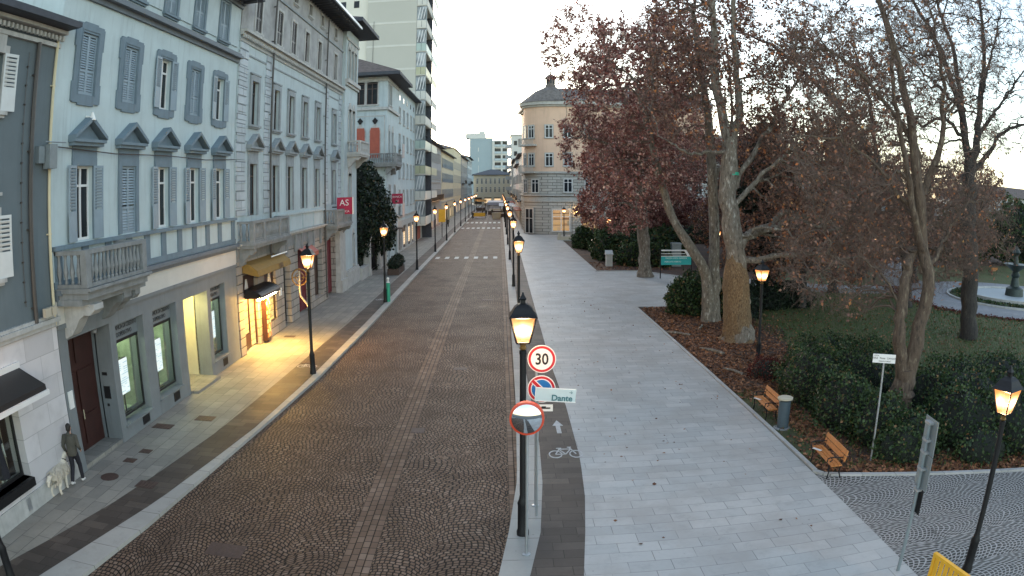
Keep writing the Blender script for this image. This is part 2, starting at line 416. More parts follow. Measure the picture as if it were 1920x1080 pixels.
M['core'] = plain('hedge interior', (.010,.014,.009), .9, .3, 3.)

# ---------------------------------------------------------------- the setting
def interp(tab, y):
    if y <= tab[0][0]: return tab[0][1]
    for (a, b), (c, d) in zip(tab, tab[1:]):
        if y <= c: return b + (d-b)*(y-a)/(c-a)
    return tab[-1][1]
LE = [(2,-10.4),(7,-9.6),(10.8,-8.87),(14,-8.45),(18.3,-8.1),(23,-7.75),(29.2,-7.4),(41,-7.18),(340,-7.18)]   # road edge, left
LK = [(2,-11.3),(7,-10.6),(10.3,-9.9),(12.8,-9.37),(15.5,-8.8),(19.4,-8.3),(22,-8.02),(28,-7.75),(41,-7.6),(340,-7.6)]   # back of kerb, left
LD = [(2,-12.6),(7,-11.9),(10.5,-11.06),(12.4,-10.55),(15,-9.98),(17.4,-9.62),(21,-9.22),(24.2,-9.05),(30,-8.87),(41.7,-8.56),(340,-8.5)]
RE = [(2,-3.2),(6,-1.9),(9,-.95),(11,-.45),(13,-.08),(15,.14),(18.2,.4),(25.8,.52),(42,.58),(340,.62)]   # road edge, right
RK = [(2,-2.4),(6,-1.2),(9,-.3),(11,.15),(13,.55),(15,.85),(18,1.05),(21,1.12),(30,1.02),(56,1.12),(340,1.15)]
RB = [(2,-.3),(6,.55),(9,1.1),(11,1.4),(13,1.62),(15,1.85),(17,2.05),(19.7,2.2),(25,2.24),(31.5,2.12),(50,2.15),(100,2.3),(340,2.4)]
YS = [2,4,6,7,8,9,10,11,12,13,14,15,16,17,18,19,20,21,22,23.5,25,27,29,31,34,37,41,46,52,60,75,100,117,150,200,340]
def ribbon(mb, fa, fb, z0, z1=None, ys=YS, skirt=None):
    z1 = z0 if z1 is None else z1
    for a, b in zip(ys, ys[1:]):
        mb.add([(fa(a),a,z0),(fb(a),a,z1),(fb(b),b,z1),(fa(b),b,z0)], [(0,1,2,3)])
        if skirt is not None:
            f = fb if skirt > 0 else fa
            mb.add([(f(a),a,z0),(f(b),b,z0),(f(b),b,-.05),(f(a),a,-.05)], [(0,1,2,3)])
    return mb
F = lambda tab: (lambda y: interp(tab, y))
K = lambda c: (lambda y: c)
ZP = .10
g = MB(); g.add([(-900,-60,-.25),(900,-60,-.25),(900,1500,-.25),(-900,1500,-.25)], [(0,1,2,3)]); struct('ground', g, M['far_ground'])
struct('road', ribbon(MB(), F(LE), F(RE), 0.), M['road'])
struct('kerb', ribbon(MB(), F(LK), F(LE), ZP, skirt=1), M['kerb']).name = 'kerb_left'
struct('dark_paving_strip', ribbon(MB(), F(LD), F(LK), ZP+.004), M['dark'])
struct('pavement_left', ribbon(MB(), K(-12.6), F(LD), ZP+.002), M['pave'])
struct('kerb', ribbon(MB(), F(RE), F(RK), ZP, skirt=-1), M['kerb']).name = 'kerb_right'
struct('cycle_lane', ribbon(MB(), F(RK), F(RB), ZP+.002), M['dark'])
pz = ribbon(MB(), F(RB), K(8.5), ZP+.004, ys=[y for y in YS if y <= 100]+[104])
struct('plaza', pz, M['plaza'])
pz = MB(); pz.add([(interp(RB,104),104,ZP+.004),(60,104,ZP+.004),(60,117,ZP+.004),(interp(RB,117),117,ZP+.004)], [(0,1,2,3)])
pz.add([(interp(RB,117),117,ZP+.004),(4.4,117,ZP+.004),(4.4,340,ZP+.004),(2.4,340,ZP+.004)], [(0,1,2,3)])
struct('pavement_right', pz, M['plaza'])
sp = MB(); sp.add([(8.5,46.1,ZP),(11.4,46.2,ZP),(13.2,52,ZP),(15.2,57.2,ZP),(24,55,ZP),(24,60,ZP),(16.2,60.6,ZP),(12.5,66.2,ZP),(8.5,66.,ZP)], [(0,1,2,3,6,7,8),(3,4,5,6)])
struct('side_path', sp, M['plaza'])
fc = MB(); fc.add([(8.5,1,ZP-.004),(40,1,ZP-.004),(40,9,ZP-.004),(15.3,14.7,ZP-.004),(8.5,17.2,ZP-.004)], [(0,1,2,3,4)]); struct('forecourt', fc, M['fore'])
eg = MB()
def edge(pts, w=.13, z=.15):
    for a, b in zip(pts, pts[1:]):
        eg.bar((a[0],a[1],z/2-.02),(b[0],b[1],z/2-.02), w, z+.04)
edge([(8.56,104),(8.5,66.2)]); edge([(8.5,46.),(8.62,17.5)]); edge([(8.5,46.05),(11.4,46.15)]); edge([(8.6,66.2),(12.5,66.35),(16.2,60.8)])
edge([(8.56,17.45),(8.75,17.15),(9.1,17.0),(15.3,14.85),(30,11)], .16)
struct('garden_edging', eg, M['kerb2'])
lw = MB(); lw.add([(8.5,46,.07),(8.5,17.2,.07),(15.3,14.8,.07),(40,9,.07),(120,9,.07),(120,104,.07),(60,104,.07),(8.5,104,.07),(8.5,66,.07),(12.5,66.2,.07),(16.2,60.6,.07),(24,60,.07),(24,55,.07),(15.2,57.2,.07),(13.2,52,.07),(11.4,46.2,.07)],
     [(0,1,2,3,4,5,6,7,8,9,10,11,12,13,14,15)])
struct('lawn', lw, M['lawn'])
sl = MB()   # leaf-covered beds along the plaza edge
def patch(poly, z=.076): sl.add([(x,y,z) for x, y in poly], [tuple(range(len(poly)))])
patch([(8.56,45.9),(8.56,26.2),(9.5,25.8),(10.3,24.),(10.6,22.),(10.2,19.8),(8.58,17.6),(9.1,17.1),(15.3,14.9),(26,12.2),(26,16),(18,20),(14,26),(13.2,30),(14.2,34),(15.5,38),(14.5,46),(11.4,46.1)])
patch([(8.58,103),(8.56,66.3),(12.5,66.4),(16.2,60.9),(23,60.2),(26,70),(30,103)])
patch([(30,100),(26,70),(40,72),(70,74),(110,80),(110,103)], .08)
struct('planting_bed', sl, M['soil'])
ms = MB(); ms.add([(8.58,24.6),(8.58,18.9),(9.6,18.9),(10.4,21),(10.3,23.6)] and [(8.58,24.6,.084),(8.58,19.2,.084),(9.9,19.4,.084),(10.5,21.5,.084),(10.2,23.9,.084)], [(0,1,2,3,4)]); struct('mossy_ground', ms, M['moss'])
pt = MB()
def band(pts, w, z=.085):
    q = []
    for i, p in enumerate(pts):
        a = Vector(pts[max(i-1,0)]); b = Vector(pts[min(i+1,len(pts)-1)]); d = (b-a).normalized(); n = Vector((-d.y, d.x))*w/2
        q.append((Vector(p)+n, Vector(p)-n))
    for (a, b), (c, d) in zip(q, q[1:]): pt.add([(*a,z),(*b,z),(*d,z),(*c,z)], [(0,1,2,3)])
band([(16,58),(22,56),(28,53.5),(34,53.5),(40,58)], 5.0, .086)
band([(33.2,49),(37,60),(44,72),(52,84)], 4., .090)
FX, FY = 42.6, 46.8
ring = [(FX+math.cos(t)*9.2, FY+math.sin(t)*9.2) for t in [2*math.pi*i/40 for i in range(41)]]
band(ring, 4.6, .094)
struct('garden_path', pt, M['path'])

# crossings, bicycle marking, iron covers in the ground
def flat(name, polys, m, z, label=None, cat=None, group=None, **k):
    mb = MB()
    for p in polys:
        n = len(p); mb.add([(x,y,z+.006) for x,y in p]+[(x,y,z-.03) for x,y in p], [tuple(range(n))]+[(i,n+i,n+(i+1)%n,(i+1)%n) for i in range(n)])
    o = mb.build(name, m)
    return tag(o, label, cat, group) if label else tag(o, kind='structure')
def dashes(y0, y1, x0, x1, n, duty=.55):
    w = (x1-x0)/n; return [[(x0+i*w,y0),(x0+i*w+w*duty,y0),(x0+i*w+w*duty,y1),(x0+i*w,y1)] for i in range(n)]
flat('crossing_markings', dashes(79.4,81.6,-6.9,.3,7,.42), M['paint'], .004)
flat('crossing_markings', dashes(136,139.5,-7,.5,8), M['paint'], .004)
flat('crossing_markings', dashes(156,161,-7,.5,8), M['paint'], .004)
def ringpoly(cx, cy, r, w, n=22, sy=1.):
    o = []
    for i in range(n):
        a, b = 2*math.pi*i/n, 2*math.pi*(i+1)/n
        o.append([(cx+math.cos(t)*q, cy+math.sin(t)*q*sy) for t, q in ((a,r),(b,r),(b,r-w),(a,r-w))])
    return o
def seg(a, b, w):
    a, b = Vector(a), Vector(b); d = (b-a).normalized(); n = Vector((-d.y,d.x))*w/2
    return [tuple(a+n), tuple(b+n), tuple(b-n), tuple(a-n)][::-1]
def bike(cx, cy, s=1., f=1.6):
    T = lambda x, y: (cx+x*s, cy+y*s*f)
    pol = []
    for p in ringpoly(-.3,0,.2,.035)+ringpoly(.3,0,.2,.035): pol.append([T(*q) for q in p])
    for a, b in (((-.3,0),(-.17,.27)),((-.17,.27),(.17,.27)),((.17,.27),(0,0)),((0,0),(-.17,.25)),((-.3,0),(0,0)),((.14,.36),(.3,0)),((.08,.37),(.2,.37)),((-.25,.32),(-.1,.32)),((-.17,.27),(-.17,.32))):
        pol.append([T(*q) for q in seg(a,b,.035)])
    return pol
bp = bike(1.83,20.1,.98)
bp += [[(1.72,22.0),(1.86,22.0),(1.86,22.75),(1.96,22.75),(1.79,23.3),(1.62,22.75),(1.72,22.75)]]
flat('cycle_marking', bp, M['paint'], ZP+.006)
flat('cycle_marking', bike(-8.35,30.6,.9,1.3)+bike(-7.98,49.9,.9,1.3), M['paint'], ZP+.008)
covers = [(-2.65,22.6,.42,.5,'square drain cover of four slots in the centre of the cobbled road'),(-6.1,13.5,.9,.62,'large dark cover in the cobbles nearest the camera'),(-1.7,30.9,.55,.5,'drain cover in the cobbles level with the lit bookshop'),(-.85,50.3,.7,.5,'drain cover in the cobbles level with the pavement lamp and green bin'),
 (-11.0,18.0,.4,.35,'small rusty cover in front of the brown door'),(-10.85,18.9,.4,.35,'small rusty cover just beyond its twin by the brown door'),(-11.35,21.4,.75,.5,'rusty grille in the pavement under the first bank window'),(-10.15,22.6,.7,.55,'brown cover in the dark strip beside the bank windows') ,
 (-11.0,37.1,.6,.4,'dark cover beside the bookshop wall'),(-8.5,31.4,.6,.6,'square brown cover in the dark strip by the near pavement lamp'),(-9.6,16.4,.6,.5,'square cover in the dark strip behind the dog')]
for (x,y,w,d,lab) in covers:
    z = .004 if x > -7.6 and x < .5 else ZP+.008
    k = MB(); k.box(x-w/2,x+w/2,y-d/2,y+d/2,z-.03,z+.004)
    n = 5
    for i in range(n): k.box(x-w/2+w*(i+.25)/n,x-w/2+w*(i+.75)/n,y-d*.4,y+d*.4,z,z+.012)
    tag(k.build('drain_cover', M['grate']), lab, 'drain cover', 'iron covers set in the ground')
k = MB(); k.lathe([(.3,0),(.3,.012),(.26,.016),(.0,.016)],20,(-11.0,16.55,ZP+.004)); tag(k.build('manhole_cover', M['grate']), 'round iron manhole cover in the pavement beside the walking person', 'manhole cover', 'iron covers set in the ground')
# ---------------------------------------------------------------- building kit
# every facade is built in its own frame: x along the wall, -y out of it, z up
_mc = {}
def cached(key, fn):
    if key not in _mc: _mc[key] = fn()
    return _mc[key]
def shutter_mesh(w, h, mat, rows):
    def f():
        m = MB(); t = .035
        m.box(0,.06,-t,0,0,h).box(w-.06,w,-t,0,0,h)
        for z in (0, h*.36, h-.08): m.box(.06,w-.06,-t+.002,-.002,z,z+.08)
        for k in range(rows):
            z = .1 + (h-.2)*(k+.5)/rows
            if abs(z-h*.36-.04) < .07: continue
            m.add([(.06,-t+.004,z-.028),(w-.06,-t+.004,z-.028),(w-.06,-.006,z+.028),(.06,-.006,z+.028),(.06,-t+.012,z-.036),(w-.06,-t+.012,z-.036),(w-.06,.0,z+.016),(.06,.0,z+.016)],
                  [(0,1,2,3),(7,6,5,4),(0,4,5,1),(3,2,6,7)])
        m.box(.062,w-.062,-.004,-.002,.08,h*.36)
        return m.mesh('shutter', M[mat])
    return cached(('sh',w,h,mat,rows), f)
def mirror(me):
    def f():
        c = me.copy()
        for v in c.vertices: v.co.x = -v.co.x
        c.flip_normals(); return c
    return cached(('mir', me.name), f)
def window(par, x, z, w, h, trim='stone_l', tw=.16, td=.06, sash='white', glass='glass', shut=None, smat='shutter', ped=None, sill=True, depth=.2, top=.0, bot=0., plate=0., rows=14, ang=14, bars=1, y=0., arch=False, transom=.72):
    """window part at (x,z) = bottom middle of the opening, with its own surround, sash, pane and shutters"""
    def surround():
        m = MB(); o = w/2 + tw
        if plate:
            ph = .14
            m.box(-o,-w/2,-td,0,-bot-ph,h+top); m.box(w/2,o,-td,0,-bot-ph,h+top); m.box(-w/2,w/2,-td,0,h,h+top); m.box(-w/2,w/2,-td,0,-bot-ph,-.02)
            for sx in (-1,1):
                m.box(sx*o,sx*(o+.07),-td+.004,0,h*.75,h+top-.06); m.box(sx*o,sx*(o+.07),-td+.004,0,-bot-ph+.03,h*.18)
            m.box(-o*.5,o*.5,-td+.004,0,h+top,h+top+.05); m.box(-o*.6,o*.6,-td+.004,0,-bot-ph-.06,-bot-ph)
            for sx in (-1,1): m.box(sx*(w/2+.03),sx*(w/2+.07),-td-.02,-td,-.05,h+.07)
            m.box(-w/2-.07,w/2+.07,-td-.022,-td,h+.07,h+.11)
        else:
            m.box(-o,-w/2,-td,0,0,h+tw); m.box(w/2,o,-td,0,0,h+tw); m.box(-w/2,w/2,-td-.002,0,h,h+tw+top)
            if top: m.box(-o-.02,o+.02,-td-.03,0,h+tw+top,h+tw+top+.08)
        if sill: m.box(-o-.06,o+.06,-td-.08,0,-.1,0).box(-o,o,-td-.02,0,-.17,-.1)
        if ped:
            pz = h + ped; q = o + .24
            m.box(-q,q,-.30,0,pz,pz+.09); m.box(-q+.05,q-.05,-.22,0,pz-.1,pz); m.box(-o,o,-td+.01,0,h+tw,pz-.1)
            for sx in (-1,1):
                m.add([(sx*q,-.34,pz+.09),(0,-.34,pz+.62),(0,0,pz+.62),(sx*q,0,pz+.09),(sx*q,-.34,pz+.2),(0,-.34,pz+.76),(0,0,pz+.76),(sx*q,0,pz+.2)],
                      [(0,1,5,4),(4,5,6,7),(0,3,2,1),(0,4,7,3)] if sx > 0 else [(4,5,1,0),(7,6,5,4),(1,2,3,0),(3,7,4,0)])
            m.prism([(-q+.14,pz+.08),(q-.14,pz+.08),(0,pz+.6)], 1, -.1, 0)
        if arch:
            m.prism([(w/2+tw,h)]+[((w/2+tw)*math.cos(a),h+(w/2+tw)*1.15*math.sin(a)) for a in [math.pi*i/8 for i in range(1,8)]]+[(-w/2-tw,h)],1,-td-.002,0)
        return m.mesh('window', M[trim])
    def sash_():
        m = MB(); d = depth
        m.box(-w/2,-w/2+.07,d-.06,d,0,h).box(w/2-.07,w/2,d-.06,d,0,h).box(-w/2+.07,w/2-.07,d-.06,d,0,.08).box(-w/2+.07,w/2-.07,d-.06,d,h-.07,h)
        if bars: m.box(-.05,.05,d-.065,d,.08,h-.07)
        if transom: m.box(-w/2+.07,w/2-.07,d-.062,d,h*transom,h*transom+.07)
        return m.mesh('sash', M[sash])
    def pane_():
        m = MB(); m.box(-w/2+.01,w/2-.01,depth-.03,depth+.02,.01,h-.01); return m.mesh('pane', M[glass])
    key = (w,h,trim,tw,td,ped,sill,top,bot,plate,arch)
    o = link('window', cached(('w',)+key, surround), par, (x, y, z))
    if shut != 'closed':
        link('sash', cached(('s',w,h,depth,sash,bars,transom), sash_), o)
        link('pane', cached(('p',w,h,depth,glass), pane_), o)
    if shut:
        sm = shutter_mesh(w/2, h, smat, rows); mm = mirror(sm)
        a = R(0 if shut == 'closed' else 180-ang); yy = .03 if shut == 'closed' else -td-.02
        link('shutter', sm, o, (-w/2, yy, 0), -a); link('shutter', mm, o, (w/2, yy, 0), a)
    return o
def hole(x, z, w, h): return (x-w/2, x+w/2, z, z+h)
def body(par, x0, x1, z1, depth, mat, holes=(), y=0., hd=.3, z0=-.2, name='wall'):
    m = MB(); m.wall(x0, x1, z0, z1, y, holes, hd)
    a, b = y, depth
    m.add([(x0,a,z0),(x0,b,z0),(x0,b,z1),(x0,a,z1)], [(3,2,1,0)]); m.add([(x1,a,z0),(x1,b,z0),(x1,b,z1),(x1,a,z1)], [(0,1,2,3)])
    m.add([(x0,b,z0),(x1,b,z0),(x1,b,z1),(x0,b,z1)], [(3,2,1,0)]); m.add([(x0,a,z1),(x1,a,z1),(x1,b,z1),(x0,b,z1)], [(0,1,2,3)])
    # dark interior screen so that openings are never see-through
    m.add([(x0+.05,y+hd+.4,z0),(x1-.05,y+hd+.4,z0),(x1-.05,y+hd+.4,z1-.05),(x0+.05,y+hd+.4,z1-.05)], [(0,1,2,3)]) if name == 'wall' and hd < .5 else None
    return m.build(name, M[mat], par)
def band(par, name, mat, x0, x1, steps, ends=.0):
    """moulding: steps = [(z0,z1,projection)...]"""
    m = MB()
    for (a, b, p) in steps: m.box(x0-ends*p, x1+ends*p, -p, 0, a, b)
    return m.build(name, M[mat], par)
def balustrade(par, x0, x1, z, p, h=.95, mat='stone_l', slab=.22, brackets=True, sides=True, n=None, posts=None):
    b = MB(); b.box(x0,x1,-p,0,z-slab,z).box(x0-.06,x1+.06,-p-.06,0,z-slab*.45,z-.002)
    o = b.build('balcony', M[mat], par)
    r = MB(); r.box(x0,x1,-p,-p+.2,z+h-.12,z+h).box(x0,x1,-p+.02,-p+.18,z,z+.1)
    ps = posts or [x0+.13, x1-.13]
    for q in ps: r.box(q-.14,q+.14,-p-.01,-p+.21,z,z+h-.1)
    prof = [(.045,0),(.06,.04),(.035,.08),(.085,.28),(.05,.5),(.04,.62),(.065,.7)]
    sc_ = (h-.22)/.7
    def bal(x, y): r.lathe([(a, c*sc_) for a, c in prof], 6, (x, y, z+.1))
    for a, c in zip(ps, ps[1:]):
        k = max(1, int((c-a-.3)/.24))
        for i in range(k): bal(a+.2+(c-a-.4)*(i+.5)/k, -p+.1)
    if sides:
        for xx in (x0+.1, x1-.1):
            r.box(xx-.1,xx+.1,-p+.2,0,z+h-.12,z+h-.004).box(xx-.08,xx+.08,-p+.2,0,z,z+.098)
            k = max(1, int((p-.2)/.24))
            for i in range(k): bal(xx, -p+.2+(p-.2)*(i+.5)/k)
    r.build('balustrade', M[mat], o)
    if brackets:
        for xx in (x0+.35, x1-.35): scroll(o, xx, z-slab, p*.95, mat)
    return o
def scroll(par, x, z, p, mat, w=.3, h=.85):
    m = MB(); pts = [(-.0,0),(-p,0),(-p,-.16),(-p*.86,-.3),(-p*.66,-.3),(-p*.5,-.42),(-p*.36,-h*.7),(-p*.22,-h*.9),(-.05,-h),(0,-h)]
    m.prism([(a, z+b) for a, b in pts], 0, x-w/2, x+w/2)
    for sx in (-1,1):
        for (cy, cz, r) in ((-p*.80,-.17,.13),(-.16,-h*.8,.1)):
            m.prism([(cy+r*math.cos(t), z+cz+r*math.sin(t)) for t in [2*math.pi*i/12 for i in range(12)]], 0, x+sx*w/2, x+sx*(w/2+.03))
    return m.build('bracket', M[mat], par)
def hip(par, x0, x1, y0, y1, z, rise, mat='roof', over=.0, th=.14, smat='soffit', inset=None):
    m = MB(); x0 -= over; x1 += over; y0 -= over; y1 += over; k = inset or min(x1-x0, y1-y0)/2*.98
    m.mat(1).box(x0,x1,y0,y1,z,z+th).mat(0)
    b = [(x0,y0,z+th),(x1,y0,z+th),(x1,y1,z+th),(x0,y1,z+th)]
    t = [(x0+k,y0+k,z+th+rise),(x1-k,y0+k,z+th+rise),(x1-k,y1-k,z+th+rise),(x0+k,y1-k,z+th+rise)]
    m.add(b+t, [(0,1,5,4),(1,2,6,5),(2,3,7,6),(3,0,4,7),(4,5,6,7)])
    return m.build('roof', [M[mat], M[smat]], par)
def pipe(par, x, z0, z1, mat='pipe', y=-.1, r=.055):
    m = MB(); m.tube([(x,y,z0),(x,y,z1)], r, 8)
    for k in range(int((z1-z0)/2)+1): m.box(x-.08,x+.08,y-.03,0,z0+.4+k*2,z0+.44+k*2)
    return m.build('downpipe', M[mat], par)
def glaze(name='shop glass'):
    k = Nt(name); t = k.new('ShaderNodeBsdfTransparent'); g = k.new('ShaderNodeBsdfGlossy'); g.inputs['Roughness'].default_value = .03
    mx = k.new('ShaderNodeMixShader'); mx.inputs[0].default_value = .1; t.inputs[0].default_value = (.92,.95,.93,1)
    k.l.new(t.outputs[0], mx.inputs[1]); k.l.new(g.outputs[0], mx.inputs[2]); k.l.new(mx.outputs[0], k.out.inputs[0]); return k.m
M['glaze'] = glaze()
M['lit_green'] = emis('office ceiling light', (.85,1.,.66), 5.5)
M['lit_warm'] = emis('shop strip light', (1.,.55,.12), 150.)
M['lit_entry'] = emis('entrance light', (1.,.80,.28), 20.)
M['room_g'] = plain('office wall', (.34,.40,.30), .8, .35, 1.6)
M['room_y'] = plain('entrance wall', (.55,.52,.38), .8, .08, 2.)
def screen_mat(name, s):
    k = Nt(name); p = k.pos(); x, y, z = k.xyz(p); r = k.white(k.vec((x*6.).floor(), (z*14.).floor(), 1.))
    ln = ((z*14.).fract().lt(.35))*r.gt(.55)*(z.gt(.25)); c = k.mix(ln, (.9,.97,1.), (.35,.6,.75)); k.done((0.,0.,0.), .2)
    k.set(k.b.inputs['Emission Color'], c); k.b.inputs['Emission Strength'].default_value = s; return k.m
M['screen'] = screen_mat('lit advertising screen', .32)
M['shelf'] = lit_shelves('bookshop shelves', (1.,.50,.10), (1.,.66,.2), .42)
M['shelf2'] = lit_shelves('far shop shelves', (1.,.6,.3), (.9,.7,.45), .3)
def rot_root(name, label, cat, X0, Y0, rz=90): return thing(name, label, cat, (X0, Y0, .1), R(rz))
def room(par, x0, x1, y0, y1, z0, z1, wall='room_g', light='lit_green', lx=None):
    m = MB(); m.add([(x0,y0,z0),(x0,y1,z0),(x0,y1,z1),(x0,y0,z1)],[(0,1,2,3)]); m.add([(x1,y0,z0),(x1,y1,z0),(x1,y1,z1),(x1,y0,z1)],[(3,2,1,0)])
    m.add([(x0,y1,z0),(x1,y1,z0),(x1,y1,z1),(x0,y1,z1)],[(0,1,2,3)]); m.add([(x0,y0,z0),(x1,y0,z0),(x1,y1,z0),(x0,y1,z0)],[(0,1,2,3)]); m.add([(x0,y0,z1),(x1,y0,z1),(x1,y1,z1),(x0,y1,z1)],[(3,2,1,0)])
    m.mat(1).box(x0+(x1-x0)*.2, x0+(x1-x0)*.8, y0+(y1-y0)*.2, y0+(y1-y0)*.45, z1-.06, z1-.03)
    return m.build('interior', [M[wall], M[light]], par)

# ================================================================ corner house (dark grey-green), far left
A0 = 4.; a = rot_root('dark_green_house', 'dark grey green house with white shutters above a clothes shop, beside the pale blue bank', 'house', -12., A0)
ua = lambda y: y - A0
wins = [(12.98, 5.95, 1.15, 1.5), (12.98, 9.98, 1.15, 1.45), (8.9, 5.95, 1.15, 1.5), (8.9, 9.98, 1.15, 1.45)]
hs = [hole(ua(c), z, w, h) for c, z, w, h in wins]
body(a, 0, 12.3, 12.2, 10, 'a_wall', hs, z0=4.55)
for c, z, w, h in wins: window(a, ua(c), z, w, h, 'stone_l', .2, .07, top=.28, shut='open', smat='shutter_l', glass='glass', ang=6, rows=12)
gh = [(ua(8.2), ua(13.75), .9, 3.3)]
body(a, 0, 12.26, 4.5, 9.9, 'a_base', gh, hd=.6, name='shop_front')
band(a, 'string_course', 'stone_l', 0, 12.27, [(4.38,4.5,.12),(4.5,4.62,.2),(4.62,4.7,.1)])
band(a, 'plinth', 'stone_l', 0, 12.27, [(-.1,.5,.04)])
band(a, 'cornice', 'stone_l', 0, 12.3, [(11.9,12.02,.1),(12.24,12.34,.34)])
m = MB()
for i in range(60): m.box(.1+i*.205,.2+i*.205,-.22,-.12,12.07,12.2)
m.build('dentil_course', M['stone_l'], a)
m = MB(); m.box(-.2,12.3,-.75,0,12.36,12.5); m.build('eave', M['soffit'], a)
hip(a, 0, 12.3, 0, 10, 12.52, 1.6, over=.5)
pipe(a, ua(15.1), 4.6, 11.9, 'pipe', -.12, .07); pipe(a, ua(16.12), 4.4, 12.2, 'yellow_w', -.08, .05)
m = MB(); m.tube([(ua(14.75),-.04,5.1),(ua(14.75),-.04,11.6)], .012, 4)
for i in range(13): m.box(ua(14.72),ua(14.78),-.06,0,5.2+i*.5,5.24+i*.5)
m.build('cable', M['pipe'], a)
m = MB(); m.box(ua(15.45),ua(15.75),-.16,0,9.05-.35,9.15).box(ua(15.8),ua(16.2),-.32,-.06,8.55,9.2).tube([(ua(15.6),-.3,9.25),(ua(16.6),-.35,9.25)],.02,6)
m.build('utility_box', M['metal_g'], a)
m = MB(); m.box(ua(15.35),ua(15.65),-.32,-.2,4.72,4.95).box(ua(15.72),ua(15.95),-.32,-.2,4.72,4.95); m.build('junction_box', M['beige_w'], a)
# shop window with display, awning
m = MB(); x0, x1 = ua(8.2), ua(13.75)
for q in (x0, x1-.08): m.box(q,q+.08,.28,.36,.9,3.3)
m.box(x0+.08,x1-.08,.28,.36,.9,.98).box(x0+.08,x1-.08,.28,.36,3.22,3.3).box(ua(11.9),ua(11.96),.28,.36,.98,3.22)
sw = m.build('shop_window', M['black'], a); m = MB(); m.box(x0+.05,x1-.05,.31,.325,.95,3.25); m.build('pane', M['glaze'], sw)
M['dim_light'] = emis('dim shop light', (1.,.8,.5), 1.3)
room(a, x0+.01, x1-.01, .602, 1.9, .72, 3.28, 'wood_d', 'dim_light')
m = MB(); m.box(ua(13.1),ua(13.45),.62,.9,.75,3.2); m.build('column', M['beige_w'], a)
m = MB(); m.box(x0,x1,-.14,.28,.68,.9); m.build('sill', M['iron'], a)
m = MB(); m.add([(ua(8.),-.05,3.72),(ua(14.),-.05,3.72),(ua(14.),-1.02,3.35),(ua(8.),-1.02,3.35),(ua(8.),-1.04,3.2),(ua(14.),-1.04,3.2),(ua(14.),-.03,3.55),(ua(8.),-.03,3.55)],[(0,1,2,3),(3,2,5,4),(7,4,5,6),(0,3,4,7),(1,6,5,2)])
aw = m.build('awning', M['black'], a); m = MB(); m.box(ua(7.95),ua(14.05),-1.1,-1.03,3.1,3.22).box(ua(7.95),ua(14.05),-.1,0,3.7,3.85); m.build('edge_bar', M['white'], aw)
m = MB(); m.box(ua(13.2),ua(13.4),-.055,-.04,.12,.45); m.build('wall_plate', M['metal'], a)

# ================================================================ bank
B0 = 16.3; b = rot_root('pale_blue_bank_building', 'pale blue four storey building with slate trim and a grey bank front at street level', 'building', -12., B0)
ub = lambda y: y - B0; W_ = 15.6
top = [18.05, 20.98, 23.9, 26.8, 29.7]; lowc = [18.2, 21.2, 24.0, 27.0, 29.9]
hs = [hole(ub(c), 10.75, .98, 1.85) for c in top] + [hole(ub(c), 6.5, 1.05, 2.15) for c in lowc] + [hole(ub(c), 14.35, 1.0, 1.85) for c in top]
body(b, 0, W_, 16.6, 12, 'bank_wall', hs, z0=4.32)
for i, c in enumerate(top):
    window(b, ub(c), 10.75, .98, 1.85, 'bank_trim', .33, .07, shut='closed' if i in (0,1,3) else 'open', smat='shutter', sill=False, plate=1, top=.28, bot=.14, rows=22, ang=4)
for i, c in enumerate(lowc):
    window(b, ub(c), 6.5, 1.05, 2.15, 'bank_trim', .22, .07, shut='closed' if i == 1 else 'open', sill=False, ped=.66, rows=22, ang=6, top=0, glass='glass')
for i, c in enumerate(top):
    window(b, ub(c), 14.35, 1.0, 1.85, 'bank_trim', .18, .06, shut='closed', smat='shutter', sill=True, rows=20)
    m = MB(); m.box(ub(c)+.72,ub(c)+2.1,-.05,0,14.35,16.25) if i < 4 else m.box(ub(c)+.72,ub(c)+1.9,-.05,0,14.35,16.25); m.build('wall_panel', M['bank_cream' if 0 else 'v_wall'], b)
band(b, 'string_course', 'cornice', 0, W_, [(13.62,13.8,.1),(13.8,13.92,.3),(13.92,14.04,.2)])
band(b, 'sill_band', 'bank_trim', 0, W_, [(6.34,6.46,.16),(5.3,5.5,.06)])
m = MB()
for c in lowc + [16.6, 19.7, 22.6, 25.5, 28.45, 31.6]: m.box(ub(c)-.2,ub(c)+.2,-.055,0,5.502,6.338)
m.build('panel_posts', M['bank_trim'], b).name = 'panel_band'
band(b, 'ledge', 'cornice', 0, W_, [(5.0,5.14,.12),(5.14,5.28,.26)])
band(b, 'cream_band', 'bank_cream', 0, W_, [(4.34,4.99,.03)])
band(b, 'cornice', 'cornice', 0, W_, [(16.3,16.45,.12),(16.45,16.6,.25)])
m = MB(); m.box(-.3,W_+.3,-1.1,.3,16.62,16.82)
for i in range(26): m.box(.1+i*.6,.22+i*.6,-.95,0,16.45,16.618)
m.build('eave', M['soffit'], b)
hip(b, 0, W_, 0, 12, 16.83, 2.2, over=.8)
gh = [(ub(16.8),ub(19.45),-.1,3.85),(ub(19.85),ub(21.95),.42,3.72),(ub(22.75),ub(24.85),.5,3.7),(ub(25.6),ub(28.15),-.1,3.66),(ub(28.55),ub(30.3),.55,3.72)]
m = MB(); m.wall(0, W_, -.2, 4.32, 0, gh, .62)
m.wall(0,W_,-.2,4.32,.62,[(ub(16.8),ub(19.45),-.1,3.85),(ub(25.6),ub(28.15),-.1,3.66)]+[(h[0]+.02,h[1]-.02,h[2]+.2,h[3]-.05) for h in (gh[1],gh[2],gh[4])],.05)
